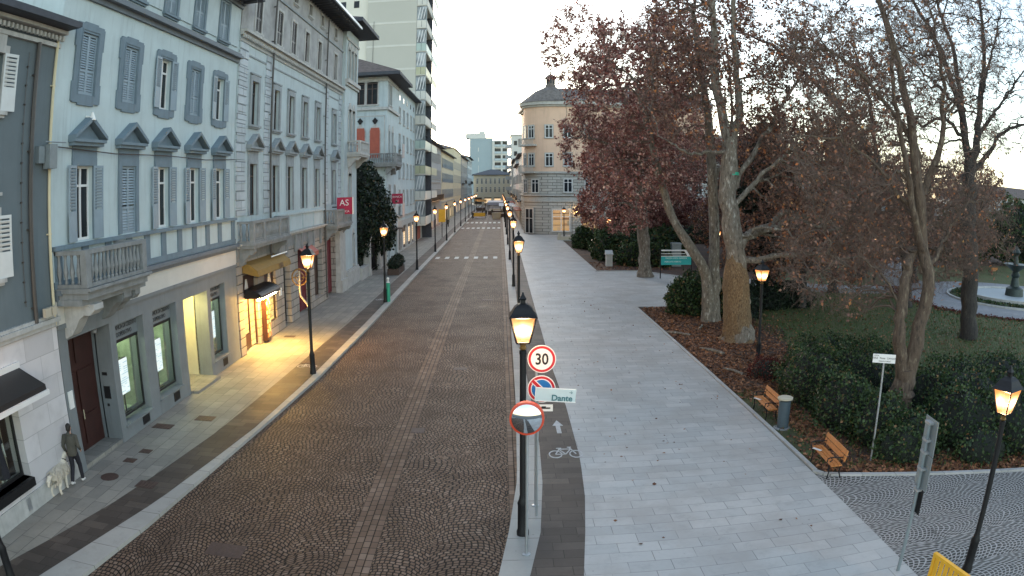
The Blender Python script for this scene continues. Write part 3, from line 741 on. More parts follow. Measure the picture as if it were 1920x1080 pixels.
m.add([(0,0,-.2),(0,12,-.2),(0,12,4.32),(0,0,4.32)],[(3,2,1,0)]); m.add([(0,0,4.318),(W_,0,4.318),(W_,1,4.318),(0,1,4.318)],[(0,1,2,3)])
m.build('ground_floor_wall', M['bank_base'], b)
band(b, 'base_moulding', 'bank_base', 0, W_, [(4.22,4.34,.07)])
for i in (1,2,4):
    x0, x1, z0, z1 = gh[i]
    m = MB()
    for q in (x0+.05, x1-.11): m.box(q,q+.06,.26,.32,z0+.25,z1-.65)
    m.box(x0+.05,x1-.05,.26,.325,z0+.18,z0+.25).box(x0+.05,x1-.05,.26,.325,z1-.67,z1-.57)
    o = m.build('shop_window', M['black'], b); m = MB(); m.box(x0+.06,x1-.06,.29,.30,z0+.22,z1-.6); m.build('pane', M['glaze'], o)
    m = MB(); m.box(x0+.003,x1-.003,.26,.33,z1-.57,z1-.003); s_ = m.build('sign_panel', M['bank_base'], b)
    xm = (x0+x1)/2+.1
    lettering('BANCA DI CREDITO', .21, M['black'], s_, (xm,.252,z1-.19), sx=.9); lettering('COOPERATIVO', .21, M['black'], s_, (xm-.2,.252,z1-.42), sx=.9)
    m = MB(); m.box(x0-.06,x1+.06,-.07,.26,z0+.0,z0+.06); m.build('sill', M['bank_base'], b)
    room(b, x0+.02, x1-.02, .66, 2.6, z0+.1, z1-.1, 'room_g', 'lit_green')
    m = MB(); c = x0+.92; m.mat(1).box(c-.36,c+.36,.40,.45,z0+.85,z0+2.0).mat(0).box(c-.38,c+.38,.46,.5,z0+.83,z0+2.02).box(c-.3,c+.3,.40,.5,z0+.2,z0+.24).tube([(c,.48,z0+.24),(c,.48,z0+.85)],.03,6); sc1 = m.build('display_screen', [M['black'], M['screen']], b)
    m = MB(); c = x1-.7
    m.box(c-.3,c+.3,1.3,1.7,z0+.15,z0+.85).tube([(c+.5,1.2,z0+.2),(c+.55,1.2,z0+2.2)],.03,6).box(c-.5,c+.2,2.3,2.5,z0+1.2,z0+2.2); m.build('office_furniture', M['wood_d'], b)
for (x, z) in ((21.35,.1),(24.2,.12),(29.8,.16)):
    m = MB(); m.box(ub(x)-.28,ub(x)+.28,-.02,0,z,z+.34)
    for k in range(6): m.box(ub(x)-.25+k*.09,ub(x)-.21+k*.09,-.035,-.02,z+.03,z+.31)
    m.build('vent_grille', M['black'], b)
# recessed brown door
m = MB(); x0, x1 = ub(16.8), ub(19.45)
m.add([(x0,.62,-.1),(x0,.9,-.1),(x0,.9,3.85),(x0,.62,3.85)],[(0,1,2,3)]); m.add([(x1,.62,-.1),(x1,.9,-.1),(x1,.9,3.85),(x1,.62,3.85)],[(3,2,1,0)]); m.add([(x0,.6,3.84),(x1,.6,3.84),(x1,.9,3.84),(x0,.9,3.84)],[(3,2,1,0)]); m.box(x0,x1,.9,1.0,-.1,3.85)
m.build('door_recess', M['bank_base'], b)
m = MB(); m.box(x0+.03,x1-.03,.78,.89,.12,3.8); 
for k in (0,1):
    q = x0+.2+k*1.2
    m.box(q,q+1.,.74,.78,.3,1.2).box(q,q+1.,.74,.78,1.35,2.6).box(q,q+1.,.74,.78,2.85,3.6)
d = m.build('door', M['wood_r'], b); m = MB(); m.tube([(x0+1.4,.7,1.1),(x0+1.4,.7,1.4)],.02,6); m.build('handle', M['yellow_w'], d)
m = MB(); m.box(x0+.002,x1-.002,0.05,.9,-.05,.12); m.build('door_step', M['pave'], b)
m = MB(); m.box(ub(16.45),ub(16.7),-.02,0,2.0,2.3).lathe([(.14,0),(.14,.02)],12,(0,0,0)) if 0 else m.box(ub(16.42),ub(16.68),-.03,0,1.95,2.45); m.build('wall_plate', M['sign_w'], b)
m = MB(); m.box(x1-.03,x1+0.,.25,.5,1.45,1.85).box(x1-.025,x1,.3,.5,2.2,2.3).box(x1-.03,x1,.36,.44,1.2,1.28); m.build('intercom', M['black'], b)
m = MB(); m.lathe([(.09,0),(.11,.1),(.03,.16)],10,(ub(18.9),.3,3.66)); m.build('dome_camera', M['metal'], b)
# lit entrance passage
x0, x1 = ub(25.6), ub(28.15)
m = MB(); m.add([(x0,.62,-.1),(x0,1.7,-.1),(x0,1.7,3.66),(x0,.62,3.66)],[(0,1,2,3)]); m.add([(x1,.62,-.1),(x1,1.7,-.1),(x1,1.7,3.66),(x1,.62,3.66)],[(3,2,1,0)]); m.add([(x0,.6,3.65),(x1,.6,3.65),(x1,1.7,3.65),(x0,1.7,3.65)],[(3,2,1,0)]); m.box(x0,x1,1.7,1.8,-.1,3.66)
m.mat(1).box(x0+.5,x1-.5,.5,.8,3.58,3.62)
m.build('entrance_passage', [M['room_y'], M['lit_entry']], b)
m = MB(); m.box(x0+.1,x0+.18,1.55,1.68,.1,3.4).box(x1-.18,x1-.1,1.55,1.68,.1,3.4).box(x0+.18,x1-.18,1.55,1.68,3.3,3.4).box((x0+x1)/2-.04,(x0+x1)/2+.04,1.55,1.68,.1,3.3)
d = m.build('glass_door', M['black'], b); m = MB(); m.box(x0+.15,x1-.15,1.6,1.62,.12,3.32); m.build('pane', M['glass_w'], d)
m = MB(); m.box(x0,x1,-.35,1.5,-.04,.108)
for k in range(5): m.box(x0+.05,x1-.05,-.3+k*.33,-.26+k*.33,.108,.114)
m.build('door_step', M['pave'], b)
# bank balcony with its scrolled brackets
bo = balustrade(b, ub(16.4), ub(20.3), 5.33, 1.2, 1.0, 'stone_g', slab=.3, posts=[ub(16.55), ub(20.15)], brackets=False)
m = MB(); m.box(ub(16.35),ub(20.5),-1.0,0,4.86,5.03).box(ub(16.35),ub(20.4),-1.34,0,5.25,5.33-.002); m.build('balcony_moulding', M['stone_g'], bo)
scroll(bo, ub(17.0), 4.86, 1.2, 'stone_l', .55, .95); scroll(bo, ub(19.3), 4.86, .95, 'stone_g', .5, .8); scroll(bo, ub(20.0), 4.86, .95, 'stone_g', .35, .7)
m = MB(); m.tube([(ub(16.5),-.12,9.15),(ub(20),-.16,9.02),(ub(24),-.16,9.05),(ub(28),-.16,8.98),(ub(31.8),-.1,9.1)],.018,4); m.build('wall_cable', M['pipe'], b)
m = MB(); m.tube([(ub(18.2),-.02,10.1),(ub(18.2),-.28,10.05)],.03,6).tube([(ub(18.2),-.28,10.2),(ub(18.2),-.3,9.95)],[.03,.12],8); m.build('wall_lamp', M['sign_w'], b)

M['maroon'] = plain('maroon paint', (.15,.018,.028), .5, .2, 4.)
# ================================================================ palazzo with bookshop
V0 = 31.95; v = rot_root('faded_blue_palazzo', 'faded blue palazzo with a fresco storey and stone quoins above a lit bookshop', 'building', -11.97, V0)
uv = lambda y: y - V0; L = 55.5 - V0
cs = [34.5, 38.3, 41.3, 44.5, 47.9, 53.0]
hs = [hole(uv(c), 6.45, 1.15, 2.5) for c in cs] + [hole(uv(c), 10.85, 1.05, 2.2) for c in cs] + [hole(uv(c), 15.6, 1.0, 2.0) for c in cs] + [hole(uv(c), 18.8, .8, .8) for c in (34.5,38.3,41.3,44.9,48.3,52.7)]
body(v, 0, L, 15.2, 13, 'v_wall', [h for h in hs if h[3] < 15], z0=4.4)
body(v, 0, L, 20.0, 13, 'v_top', [h for h in hs if h[3] > 15], z0=15.2, name='fresco_storey')
for i, c in enumerate(cs):
    window(v, uv(c), 6.45, 1.15, 2.5, 'v_trim', .2, .07, sash='wood_d', ped=.72, sill=False, glass='glass', transom=.75)
    window(v, uv(c), 10.85, 1.05, 2.2, 'v_trim', .26, .09, sash='wood_d', top=.06, glass='glass')
    window(v, uv(c), 15.6, 1.0, 2.0, 'stone_l', .16, .05, sash='wood_d', shut='closed' if i in (0,1,2) else None, smat='quoin' if 0 else 'wood_v')if 0 else window(v, uv(c), 15.6, 1.0, 2.0, 'stone_l', .16, .05, sash='wood_d', shut='closed' if i in (0,1,2) else None, smat='pipe', rows=18)
for c in (34.5,38.3,41.3,44.9,48.3,52.7): window(v, uv(c), 18.8, .8, .8, 'stone_l', .1, .04, sash='wood_d', transom=0, bars=0)
band(v, 'cornice', 'stone_l', 0, L, [(14.75,14.9,.06),(15.05,15.2,.18),(15.2,15.34,.34)])
m = MB()
for i in range(70): m.box(.1+i*.335,.22+i*.335,-.26,-.08,14.92,15.05)
m.build('dentil_course', M['stone_l'], v)
band(v, 'frieze_lines', 'v_trim', 0, L, [(14.2,14.28,.04),(18.2,18.32,.08),(9.98+.0,10.04,.03)])
for (q0, q1) in ((31.98,33.3),(36.2,37.2),(50.2,51.1),(54.6,55.48)):
    m = MB(); n = 22
    for k in range(n):
        e = .12*(k % 2); m.box(uv(q0)+e*.5,uv(q1)-e,-.05,0,6.5+k*.375,6.5+k*.375+.345)
    m.build('quoins', M['quoin'], v)
pipe(v, uv(37.05), 3.2, 19.8, 'pipe', -.16); pipe(v, uv(49.7), .2, 19.6, 'pipe', -.16)
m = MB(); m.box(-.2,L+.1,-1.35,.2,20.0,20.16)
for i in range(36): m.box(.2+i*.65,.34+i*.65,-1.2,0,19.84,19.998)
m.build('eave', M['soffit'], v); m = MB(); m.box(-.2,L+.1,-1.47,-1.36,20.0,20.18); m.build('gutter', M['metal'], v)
hip(v, 0, L, 0, 13, 20.17, 2.4, over=.5)
# ground floor: rusticated piers and openings
gh = [(uv(32.75),uv(34.95),-.1,3.7),(uv(36.1),uv(38.15),.75,3.9),(uv(39.7),uv(41.1),-.1,3.75),(uv(42.9),uv(45.9),-.1,4.0),(uv(46.9),uv(49.2),.5,3.6),(uv(50.7),uv(53.4),-.1,4.1)]
m = MB(); m.wall(0, L, -.2, 4.4, 0, gh, .55); m.add([(0,0,-.2),(0,12,-.2),(0,12,4.4),(0,0,4.4)],[(3,2,1,0)]); m.build('rusticated_wall', M['v_rust'], v)
band(v, 'ledge', 'stone_l', 0, L, [(5.02,5.14,.14),(5.14,5.24,.28)])
m = MB(); m.box(uv(38.4),uv(49.4),-.06,0,5.26,6.16)
for c in (38.5,41.2,44.,46.7,49.3): m.box(uv(c)-.06,uv(c)+.06,-.1,-.058,5.26,6.16)
m.box(uv(38.4),uv(50),-.16,0,6.17,6.3); m.build('panel_band', M['v_wall'], v)
m = MB(); m.box(0,L,-.03,0,4.4,5.015)
for c in (38.8,40.2,42.2,43.6,45.3,46.6,48.6,50.1): m.box(uv(c)-.17,uv(c)+.17,-.14,-.03,4.02,5.01)
for c in (39.5,42.9,46.): m.box(uv(c)-.5,uv(c)+.5,-.08,-.03,4.1,4.9)
m.build('pilaster_band', M['stone_g'], v)
balustrade(v, uv(32.15), uv(38.3), 5.25, .85, 1.0, 'stone_g', slab=.25, posts=[uv(32.3),uv(33.9),uv(36.6),uv(38.15)])
balustrade(v, uv(49.9), uv(55.2), 5.1, .95, 1.05, 'stone_g', slab=.25, posts=[uv(50.1),uv(52.5),uv(55.05)])
# bookshop
x0, x1 = gh[0][0], gh[0][1]
m = MB(); m.add([(x0,.26,.1),(x1,.26,.1),(x1,.26,2.6),(x0,.26,2.6)],[(0,1,2,3)]); m.add([(gh[1][0],.2,.75),(gh[1][1],.2,.75),(gh[1][1],.2,2.75),(gh[1][0],.2,2.75)],[(0,1,2,3)])
m.build('lit_shelves', M['shelf'], v)
m = MB(); m.box(x0,x1,.2,.3,2.6,3.7).box(gh[1][0],gh[1][1],.15,.25,2.75,3.9); m.build('transom', M['wood_r'], v)
for cx in (x0+.8, gh[1][0]+1.2):
    m = MB(); m.bar((cx-.22,.12,2.75),(cx,.12,3.45),.07).bar((cx+.22,.12,2.75),(cx,.12,3.45),.07).bar((cx-.3,.12,2.73),(cx+.3,.12,2.73),.05); m.build('sign_triangle', M['sign_w'], v)
m = MB()
for q in (x0, x0+1.1, x1-.07): m.box(q,q+.07,.14,.22,.12,2.6)
m.box(x0+.07,x0+1.1,.14,.22,.12,.85).box(x0+.07,x0+1.1,.14,.22,2.5,2.6)
d = m.build('shop_door', M['wood_r'], v)
m = MB()
for q in (gh[1][0], gh[1][1]-.07): m.box(q,q+.07,.08,.16,.75,2.75)
m.box(gh[1][0]+.07,gh[1][1]-.07,.08,.16,.75,.82); d = m.build('shop_window', M['wood_r'], v)
m = MB(); m.box(gh[1][0]+.03,gh[1][1]-.03,.13,.135,.78,2.75); m.build('pane', M['glaze'], d)
m = MB(); q0, q1 = uv(32.7), uv(38.4)
pts = [(-.02,4.3),(-.45,4.18),(-.8,3.93),(-.86,3.66)]
for (a_, b_) in zip(pts, pts[1:]): m.add([(q0,a_[0],a_[1]),(q1,a_[0],a_[1]),(q1,b_[0],b_[1]),(q0,b_[0],b_[1]),(q0,a_[0],a_[1]-.03),(q1,a_[0],a_[1]-.03),(q1,b_[0]+.03,b_[1]-.02),(q0,b_[0]+.03,b_[1]-.02)],[(0,1,2,3),(7,6,5,4),(3,2,6,7)])
for q in (q0, q1): m.prism([(a_[0], a_[1]) for a_ in pts]+[(-.76,3.66),(-.02,3.85)], 0, q-.01, q+.01)
aw = m.build('awning', M['awn_y'], v); lettering('LIBRI', .34, M['wood_d'], aw, (uv(36.5),-.875,3.8), rot=(R(80),0,0))
m = MB(); m.tube([(uv(35.6),-.62,4.32),(q1,-.62,4.32)],.035,6); m.build('light_tube', M['sign_w'], aw)
m = MB(); q0, q1 = uv(32.85), uv(36.05); n = 7
arc = [(-.9*math.sin(t*math.pi/2/n)-.02, 2.62+.42*math.cos(t*math.pi/2/n)) for t in range(n+1)]
m.prism(arc+[(-.0,2.6)], 0, q0, q1); aw = m.build('door_awning', M['iron'], v)
m = MB(); m.box(q0+.15,q1-.2,-.75,-.62,2.5,2.56); m.build('strip_light', M['lit_warm'], aw)
# stand of books and ornaments by the door, pole sign
m = MB(); m.box(uv(35.3),uv(35.9),-.3,-.05,.1,2.35)
for k in range(9):
    z = .3+k*.23
    for q in range(3): m.mat(1+(k+q) % 2).box(uv(35.33)+q*.19,uv(35.33)+q*.19+.15,-.34,-.301,z,z+.18); m.mat(0)
tag(m.build('display_rack', [M['wood_r'], M['amber'], M['beige_w']]), 'narrow rack of coloured goods outside the lit bookshop door', 'rack')
o = bpy.data.objects['display_rack']; o.location = (-11.97, V0, .1); o.rotation_euler = (0,0,R(90))
for (i, mat, lab) in ((2,'iron','dark_door'),(3,'red','red_shop_front'),(4,'wood_d','shop_window'),(5,'crimson','crimson_door')):
    x0, x1, z0, z1 = gh[i]; m = MB(); m.box(x0,x1,.4,.5,max(z0,.1),z1)
    for q in (x0+.02,(x0+x1)/2-.04,x1-.1): m.box(q,q+.08,.34,.4,max(z0,.1),z1-.02)
    for k in range(2):
        q = x0+.2+k*(x1-x0)/2; m.box(q,q+(x1-x0)/2-.4,.36,.4,max(z0,.1)+.25,max(z0,.1)+1.1)
    m.build('door' if 'door' in lab else 'shop_front', M[{'red':'maroon','crimson':'maroon'}.get(mat, mat)], v)
m = MB(); x0, x1 = gh[3][0], gh[3][1]
m.add([(x0-.1,-.02,4.15),(x1+.1,-.02,4.15),(x1+.1,-.55,3.75),(x0-.1,-.55,3.75),(x0-.1,-.56,3.5),(x1+.1,-.56,3.5)],[(0,1,2,3),(3,2,5,4)]); m.build('awning', M['red_sh'], v)
m = MB(); m.box(uv(53.5),uv(55.45),-.35,0,-.1,4.5).box(uv(53.4),uv(55.48),-.5,0,-.1,.9); m.build('pale_plinth', M['stone_l'], v)
m = MB(); m.box(uv(38.7),uv(39.1),-.05,0,1.9,2.3).box(uv(40.1),uv(40.6),.3,.34,1.9,2.2); m.build('notice_box', M['sign_w'], v)

# ================================================================ corner tower of the palazzo
t = rot_root('palazzo_corner_tower', 'narrow pale blue corner tower with top loggia and a balcony, between palazzo and climber', 'tower', -11.7, 55.5)
hs = [(.6,1.5,16.2,18.6),(1.9,2.8,16.2,18.6),(3.2,4.1,16.2,18.6),(1.5,2.4,11.2,13.7),(3.0,3.9,11.2,13.7),(1.6,2.7,5.6,8.6),(3.2,3.8,1.6,3.9)]
body(t, 0, 5.1, 20.2, 8, 'v_wall', hs)
for c in (1.05,2.35,3.65): window(t, c, 16.2, .9, 2.4, 'stone_l', .12, .08, sash='wood_d', arch=True, sill=False)
for c in (1.95,3.45): window(t, c, 11.2, .9, 2.5, 'stone_l', .14, .07, sash='wood_d', arch=True, sill=True)
window(t, 2.15, 5.6, 1.1, 3.0, 'stone_l', .16, .06, sash='wood_d', arch=True); window(t, 3.5, 1.6, .6, 2.3, 'stone_l', .12, .05, sash='wood_d', arch=True)
band(t, 'string_course', 'stone_l', 0, 5.1, [(15.8,16.1,.28),(15.6,15.8,.15),(19.3,19.5,.1)]); band(t, 'plinth', 'stone_l', 0, 5.1, [(-.1,1.2,.2),(1.2,1.35,.12)])
balustrade(t, 1.2, 5.3, 10.3, 1.05, 1.0, 'stone_l', slab=.25)
hip(t, 0, 5.1, 0, 8, 20.4, 1.5, over=1.5, th=.3)
# ================================================================ gateway with climber, between the tower and the gothic house
gw = rot_root('garden_gateway', 'stone gate pillars and low wall half hidden below the big dark climber', 'gateway', -11.3, 60.6)
m = MB(); m.box(0,3.2,0,.4,-.1,.9).box(9.2,13.,0,.4,-.1,.9).box(0,3.2,-.05,.45,.9,1.0).box(9.2,13.,-.05,.45,.9,1.0); m.build('low_wall', M['stone_l'], gw)
for x in (3.5, 8.9, 12.7):
    m = MB(); m.box(x-.3,x+.3,-.12,.48,-.1,3.2).box(x-.38,x+.38,-.2,.56,3.2,3.42).box(x-.36,x+.36,-.18,.54,-.1,.5).lathe([(.2,3.42),(.28,3.6),(.22,3.85),(.05,4.)],10,(x,.18,0)); m.build('pillar', M['stone_l'], gw)
m = MB()
for i in range(30):
    x = 3.9+i*.16
    if x < 8.6: m.tube([(x,.18,.1),(x,.18,2.6)],.016,4)
for z in (.3,2.3): m.box(3.8,8.6,.16,.2,z,z+.05)
m.build('iron_gate', M['iron'], gw)
for i in range(16): pass

# ================================================================ gothic house
gz = rot_root('gothic_villa', 'pale blue villa with rust red pointed shutters, corner balcony and wide tiled eaves', 'house', -11.65, 77.)
hs = [(1.0,2.0,16.4,18.7),(2.2,3.2,16.4,18.7),(3.6,4.6,10.9,13.6),(1.2,2.2,10.9,13.6),(5.6,6.6,10.2,12.2),(1.6,2.6,5.6,7.8),(5.4,6.4,5.6,7.8),(.8,2.0,-.1,2.6),(3.0,4.6,.8,2.8),(5.6,7.6,-.1,2.9)]
body(gz, 0, 8.6, 19.4, 16, 'v_wall', hs)
for c, z, h in ((1.5,16.4,2.3),(2.7,16.4,2.3),(4.1,10.9,2.7),(1.7,10.9,2.7),(6.1,10.2,2.),(2.1,5.6,2.2),(5.9,5.6,2.2)): window(gz, c, z, 1.0, h, 'stone_l', .14, .06, sash='wood_d', arch=(z>10 and h>2.3))
band(gz, 'string_course', 'stone_l', 0, 8.6, [(15.8,16.1,.25),(18.9,19.2,.1),(4.2,4.4,.1)])
hip(gz, 0, 8.6, 0, 9, 19.4, 2.6, over=1.5, th=.35)
balustrade(gz, -.9, 3.8, 10.1, 1.1, 1.05, 'stone_g', slab=.35)
m = MB()
for (a_, b_) in ((.8,2.),(3.0,4.6),(5.6,7.6)): m.box(a_,b_,.32,.4,0,2.8)
m.build('shop_front', M['wood_d'], gz)
m = MB(); m.box(5.4,7.9,-.9,0,2.95,3.05).box(5.4,7.9,-.92,-.88,2.6,3.05); m.build('awning', M['wood_d'], gz)
# south face of the gothic house, facing the camera: a frame of its own, still the same house
sf = MB(); sf.box(-9.,-.001,-.0,.1,0,1) if 0 else None
S = link('side_facade', None, gz, (0,0,0), R(-90))     # its x runs towards the street, its -y to the camera
def sx(x): return x + 11.65      # world x to facade x
hs = [(sx(-15.2),sx(-14.1),13.4,16.0),(sx(-13.8),sx(-12.7),13.4,16.0)]
m = MB()
for x in (-14.65,-13.25):
    w = window(S, sx(x), 16.4, 1.15, 2.3, 'stone_l', .14, .07, sash='wood_d', depth=-.012, arch=True)
for x in (-14.5,-12.9):
    o = MB(); r = .52; pts = [(-r,0),(r,0),(r,2.9),(r*.8,3.25),(r*.35,3.5),(0,3.85),(-r*.35,3.5),(-r*.8,3.25),(-r,2.9)]
    o.prism([(sx(x)+a_*1.25, 10.6+b_*1.0) for a_, b_ in pts],1,-.07,.0); q = o.build('window', M['stone_l'], S)
    o = MB(); o.prism([(sx(x)+a_, 10.7+b_*.98) for a_, b_ in pts if b_ < 3.4],1,-.12,-.071); o.box(sx(x)-.015,sx(x)+.015,-.13,-.121,10.7,13.5); o.build('shutter', M['red_sh'], q)
    o = MB(); o.prism([(sx(x)-.08,14.3),(sx(x)+.08,14.3),(sx(x)+.3,14.65),(sx(x),15.),(sx(x)-.3,14.65)],1,-.12,0); o.build('finial', M['iron'], q)
band(S, 'string_course', 'stone_l', -9, -.002, [(15.8,16.1,.25),(18.9,19.2,.12)]); balustrade(S, -5., 1.2, 10.1, 1.0, 1.05, 'stone_g', slab=.35, sides=False)
m = MB(); m.box(-3.9,-3.8,-.04,0,9.8,15.2).box(-.3,-.2,-.04,0,9.8,15.2).box(-3.9,-.2,-.04,0,15.1,15.2); m.build('wall_frame', M['stone_l'], S)

def simple(name, label, X0, Y0, rz, W, H, D, mat, xs, zs, ww, wh, roof='hip', rmat='roof', trim='stone_l', shops=None, gmat=None, gh_=3.6, over=.6, sash='white', glass='glass', cat='house', group=None, belts=(), bal=(), shut=None, smat='shutter', sillz=True, shopmat='wood_d'):
    r = rot_root(name, label, cat, X0, Y0, rz)
    if group: r['group'] = group
    hs = [(x-ww/2,x+ww/2,z,z+wh) for x in xs for z in zs]
    sh = [(x-w/2,x+w/2,.1,2.9) for x, w in (shops or [])]
    if gmat:
        body(r, 0, W, H, D, mat, hs, z0=gh_); body(r, 0, W, gh_, D, gmat, sh, y=-.02, name='ground_floor')
    else: body(r, 0, W, H, D, mat, hs+sh)
    for x in xs:
        for z in zs: window(r, x, z, ww, wh, trim, .13, .05, sash=sash, glass=glass, shut=shut, smat=smat, rows=8, ang=8, sill=sillz)
    for x, w in (shops or []):
        m = MB(); m.box(x-w/2,x+w/2,.22,.3,.1,2.9); k = m.build('shop_front', M[shopmat], r)
        m = MB(); m.box(x-w/2+.1,x+w/2-.1,.2,.218,.5,2.4); m.build('pane', M['shelf2' if (x*7) % 3 < 1.6 else 'glass'], k)
    for z in belts: band(r, 'string_course', trim, 0, W, [(z,z+.2,.1),(z+.2,z+.3,.2)])
    for (q0, q1, z) in bal:
        m = MB(); m.box(q0,q1,-.9,0,z-.15,z)
        for i in range(int((q1-q0)/.14)): m.box(q0+i*.14,q0+i*.14+.03,-.9,-.87,z,z+.95)
        m.box(q0,q1,-.91,-.86,z+.95,z+1.); m.build('balcony', M['iron'], r)
    if roof == 'hip': hip(r, 0, W, 0, D, H, min(W,D)*.17, rmat, over)
    elif roof == 'flat':
        m = MB(); m.box(-over,W+over,-over,D+over,H,H+.35); m.build('roof', M[rmat], r)
    return r
# pale blue house beside the gothic villa
lb = simple('plain_pale_blue_house', 'plain pale blue house squeezed between the gothic villa and the high tower block', -11.75, 85.62, 90, 18.3, 19.5, 14, 'v_wall', [2.2,6.,9.8,13.6,16.8], [5.4,8.7,12.1,15.3], 1.2, 1.8, over=.9, shops=[(2.5,2.4),(7,3.4),(12,3.6),(16,2.8)], gmat='stone_l', sash='white', belts=(4.0,))
for (x, z) in ((2.2,11.2),(2.2,4.2)):
    m = MB(); m.box(x-.9,x+.9,-.5,-.45,z,z+1.5).box(x-.9,x+.9,-.5,0,z-.1,z); m.build('window_box', M['pink_w'], lb)
for i in range(5):
    m = MB(); m.box(1.6+i*3.6,2.4+i*3.6,-.03,0,18.0,18.6); m.build('attic_window', M['glass'], lb)
# tower block
tw = rot_root('beige_tower_block', 'tall beige panelled tower block with a column of coloured glass balconies', 'tower block', -11.75, 104., 90)
m = MB(); m.box(0,9,0,7.2,-.1,46); m.build('wall', M['tower'], tw)
m = MB(); m.box(.4,9,7.201,16,-.1,44); m.build('rear_wing', M['tower_c'], tw)
m = MB()
for k in range(14): m.box(-.03,-.001,.05,7.2,3.1+k*3.55,3.4+k*3.55)
m.build('floor_bands', M['tower_l'], tw)
m = MB()
for z in (34.5, 38.05):
    for y in (8.6, 10.6): m.box(.36,.4,y,y+.8,z,z+1.1)
m.build('small_windows', M['glass'], tw).name = 'window'
m = MB(); m.box(-.4,-.08,-1.9,.0,-.1,.1); 
for k in range(13):
    z = 2.2+k*3.55
    f = MB(); f.box(.0,8.9,-1.4,-.02,z,z+.2).mat(0); o = f.build('balcony', M['tower_l'], tw)
    f = MB(); f.box(-.03,.0,-1.4,-.75,z+.12,z+1.25).box(-.03,.0,-.7,-.05,z+.12,z+1.25).box(.1,19.8,-1.44,-1.41,z+.12,z+1.25); f.build('balcony_panel', M[('green_p','tower_l','tower_l','lime_p')[(k*5+1) % 4]], o)
    f = MB(); f.box(.02,.08,-1.46,-1.38,z+.2,z+3.54).box(.02,.1,-1.4,-.02,z+1.27,z+1.33).mat(2).box(.1,.14,-1.38,-.03,z+1.3,z+3.45).mat(1)
    for j in range(3): f.bar((.08,-1.32+j*.4,z+3.3),(.08,-.98+j*.4,z+1.5),.09,.02)
    f.build('balcony_screen', [M['metal_g'], M['white'], M['glass_w']], o)
    f = MB(); 
    for j in range(2): f.box(3.+j*3.2,5.2+j*3.2,-.05,-.001,z+.25,z+2.6)
    f.build('window', M['glass'], o)
m = MB(); m.box(9.01,9.2,-1.5,0,-.1,46); m.build('end_fin', M['soffit'], tw)
m = MB(); m.box(0,9,-1.5,0,46,46.3); m.build('roof', M['tower_l'], tw)
m = MB(); m.box(0,8.8,-1.2,-.001,2.45-.001,2.75); m.build('canopy', M['iron'], tw)
m = MB()
for j in range(2): m.box(.8+j*3.1,3.2+j*3.1,-.06,-.002,.1,2.4)
m.build('shop_front', M['red_sh'], tw)
m = MB(); m.tube([(-.1,6.2,20),(-.1,6.2,32)],.03,5); m.build('cable', M['pipe'], tw)
# further houses on the left
simple('grey_columned_house', 'grey house with tall paired columns, first past the tower block', -11.75, 113.1, 90, 38.5, 15.2, 14, 'grey_w', [2+i*2.4 for i in range(15)], [5.4,9.,12.2], 1.1, 1.7, over=1.0, shops=[(3,3),(8,3.4),(13,3.4),(18,3.4),(23,3.4),(28,3.4),(33,3.4)], gmat='pink_w', belts=(8.2,), bal=((2,34,5.2),), shopmat='red_sh')
simple('low_yellow_house', 'yellow house with shuttered bays beyond the columned grey house', -11.75, 152.2, 90, 40, 14.8, 12, 'yellow_w', [3+i*4.1 for i in range(9)], [5.2,8.6,11.7], 1.2, 1.8, over=.8, shops=[(4,4),(12,5),(20,5),(28,5),(36,4)], gmat='yellow_w', belts=(4.2,), shut='open', smat='shutter')
simple('yellow_gabled_house', 'taller yellow house whose plain gable rises behind the shuttered one', -11.75, 193, 90, 36, 17.5, 14, 'yellow_w', [3+i*5 for i in range(7)], [5.2,8.8,12.4], 1.3, 1.8, over=.3, shops=[(5,5),(15,6),(27,6)], gmat='grey_w')
simple('slate_grey_house', 'grey blue house with narrow bays near the far end of the street', -11.7, 230, 90, 44, 16.8, 14, 'bank_base', [3+i*4.2 for i in range(10)], [5.2,8.8,12.4], 1.4, 1.9, over=.9, shops=[(6,6),(18,7),(30,7)], gmat='grey_w', bal=((5,20,8.6),))
simple('end_grey_house', 'last tall grey house on the left before the street ends', -11.6, 275, 90, 40, 18.5, 14, 'v_wall', [3+i*4.6 for i in range(8)], [5.2,8.8,12.4,15.6], 1.4, 1.9, over=.9, shops=[(6,6),(18,7),(30,7)], gmat='grey_w', bal=((5,30,8.6),))
# closing buildings, facing the camera
simple('beige_end_building', 'long beige building with a dark low roof closing the end of the street', -11, 318, 0, 16, 12.4, 14, 'beige_w', [1.6+i*1.85 for i in range(8)], [5.,8.6], .8, 2.4, over=1.2, shops=[(2,3),(6,3),(10,3),(14,3)], gmat='beige_w', rmat='soffit', trim='beige_w')
e = simple('grey_slab_block', 'grey slab block of flats with glazed balconies beyond the end of the street', -14.8, 372, 0, 11.2, 31.5, 14, 'teal_w', [], [], 1, 1, roof='flat', rmat='tower_l', over=.15, cat='tower block')
m = MB(); m.box(11.22,19.,-.8,12,-.1,30.5); m.build('balcony_wing', M['tower_l'], e)
for k in range(8):
    m = MB(); z = 2.8+k*3.5; m.box(12.4,15.4,-1.5,-.82,z,z+.15).box(12.4,15.4,-1.5,-1.46,z+.15,z+1.1); m.box(16.2,18.6,-1.2,-.82,z,z+.15).box(16.2,18.6,-1.2,-1.16,z+.15,z+1.1); o = m.build('balcony', M['v_wall'], e)
    m = MB(); m.box(12.4,15.4,-.86,-.81,z+.3,z+2.7).box(16.3,18.4,-.86,-.81,z+.3,z+2.7); m.build('window', M['glass'], o)
m = MB(); m.box(4.2,4.6,-.05,-.001,20,22).box(4.2,4.6,-.05,-.001,25,27).box(4.3,4.5,-.05,-.001,8,18); m.build('wall_panel', M['tower_l'], e)
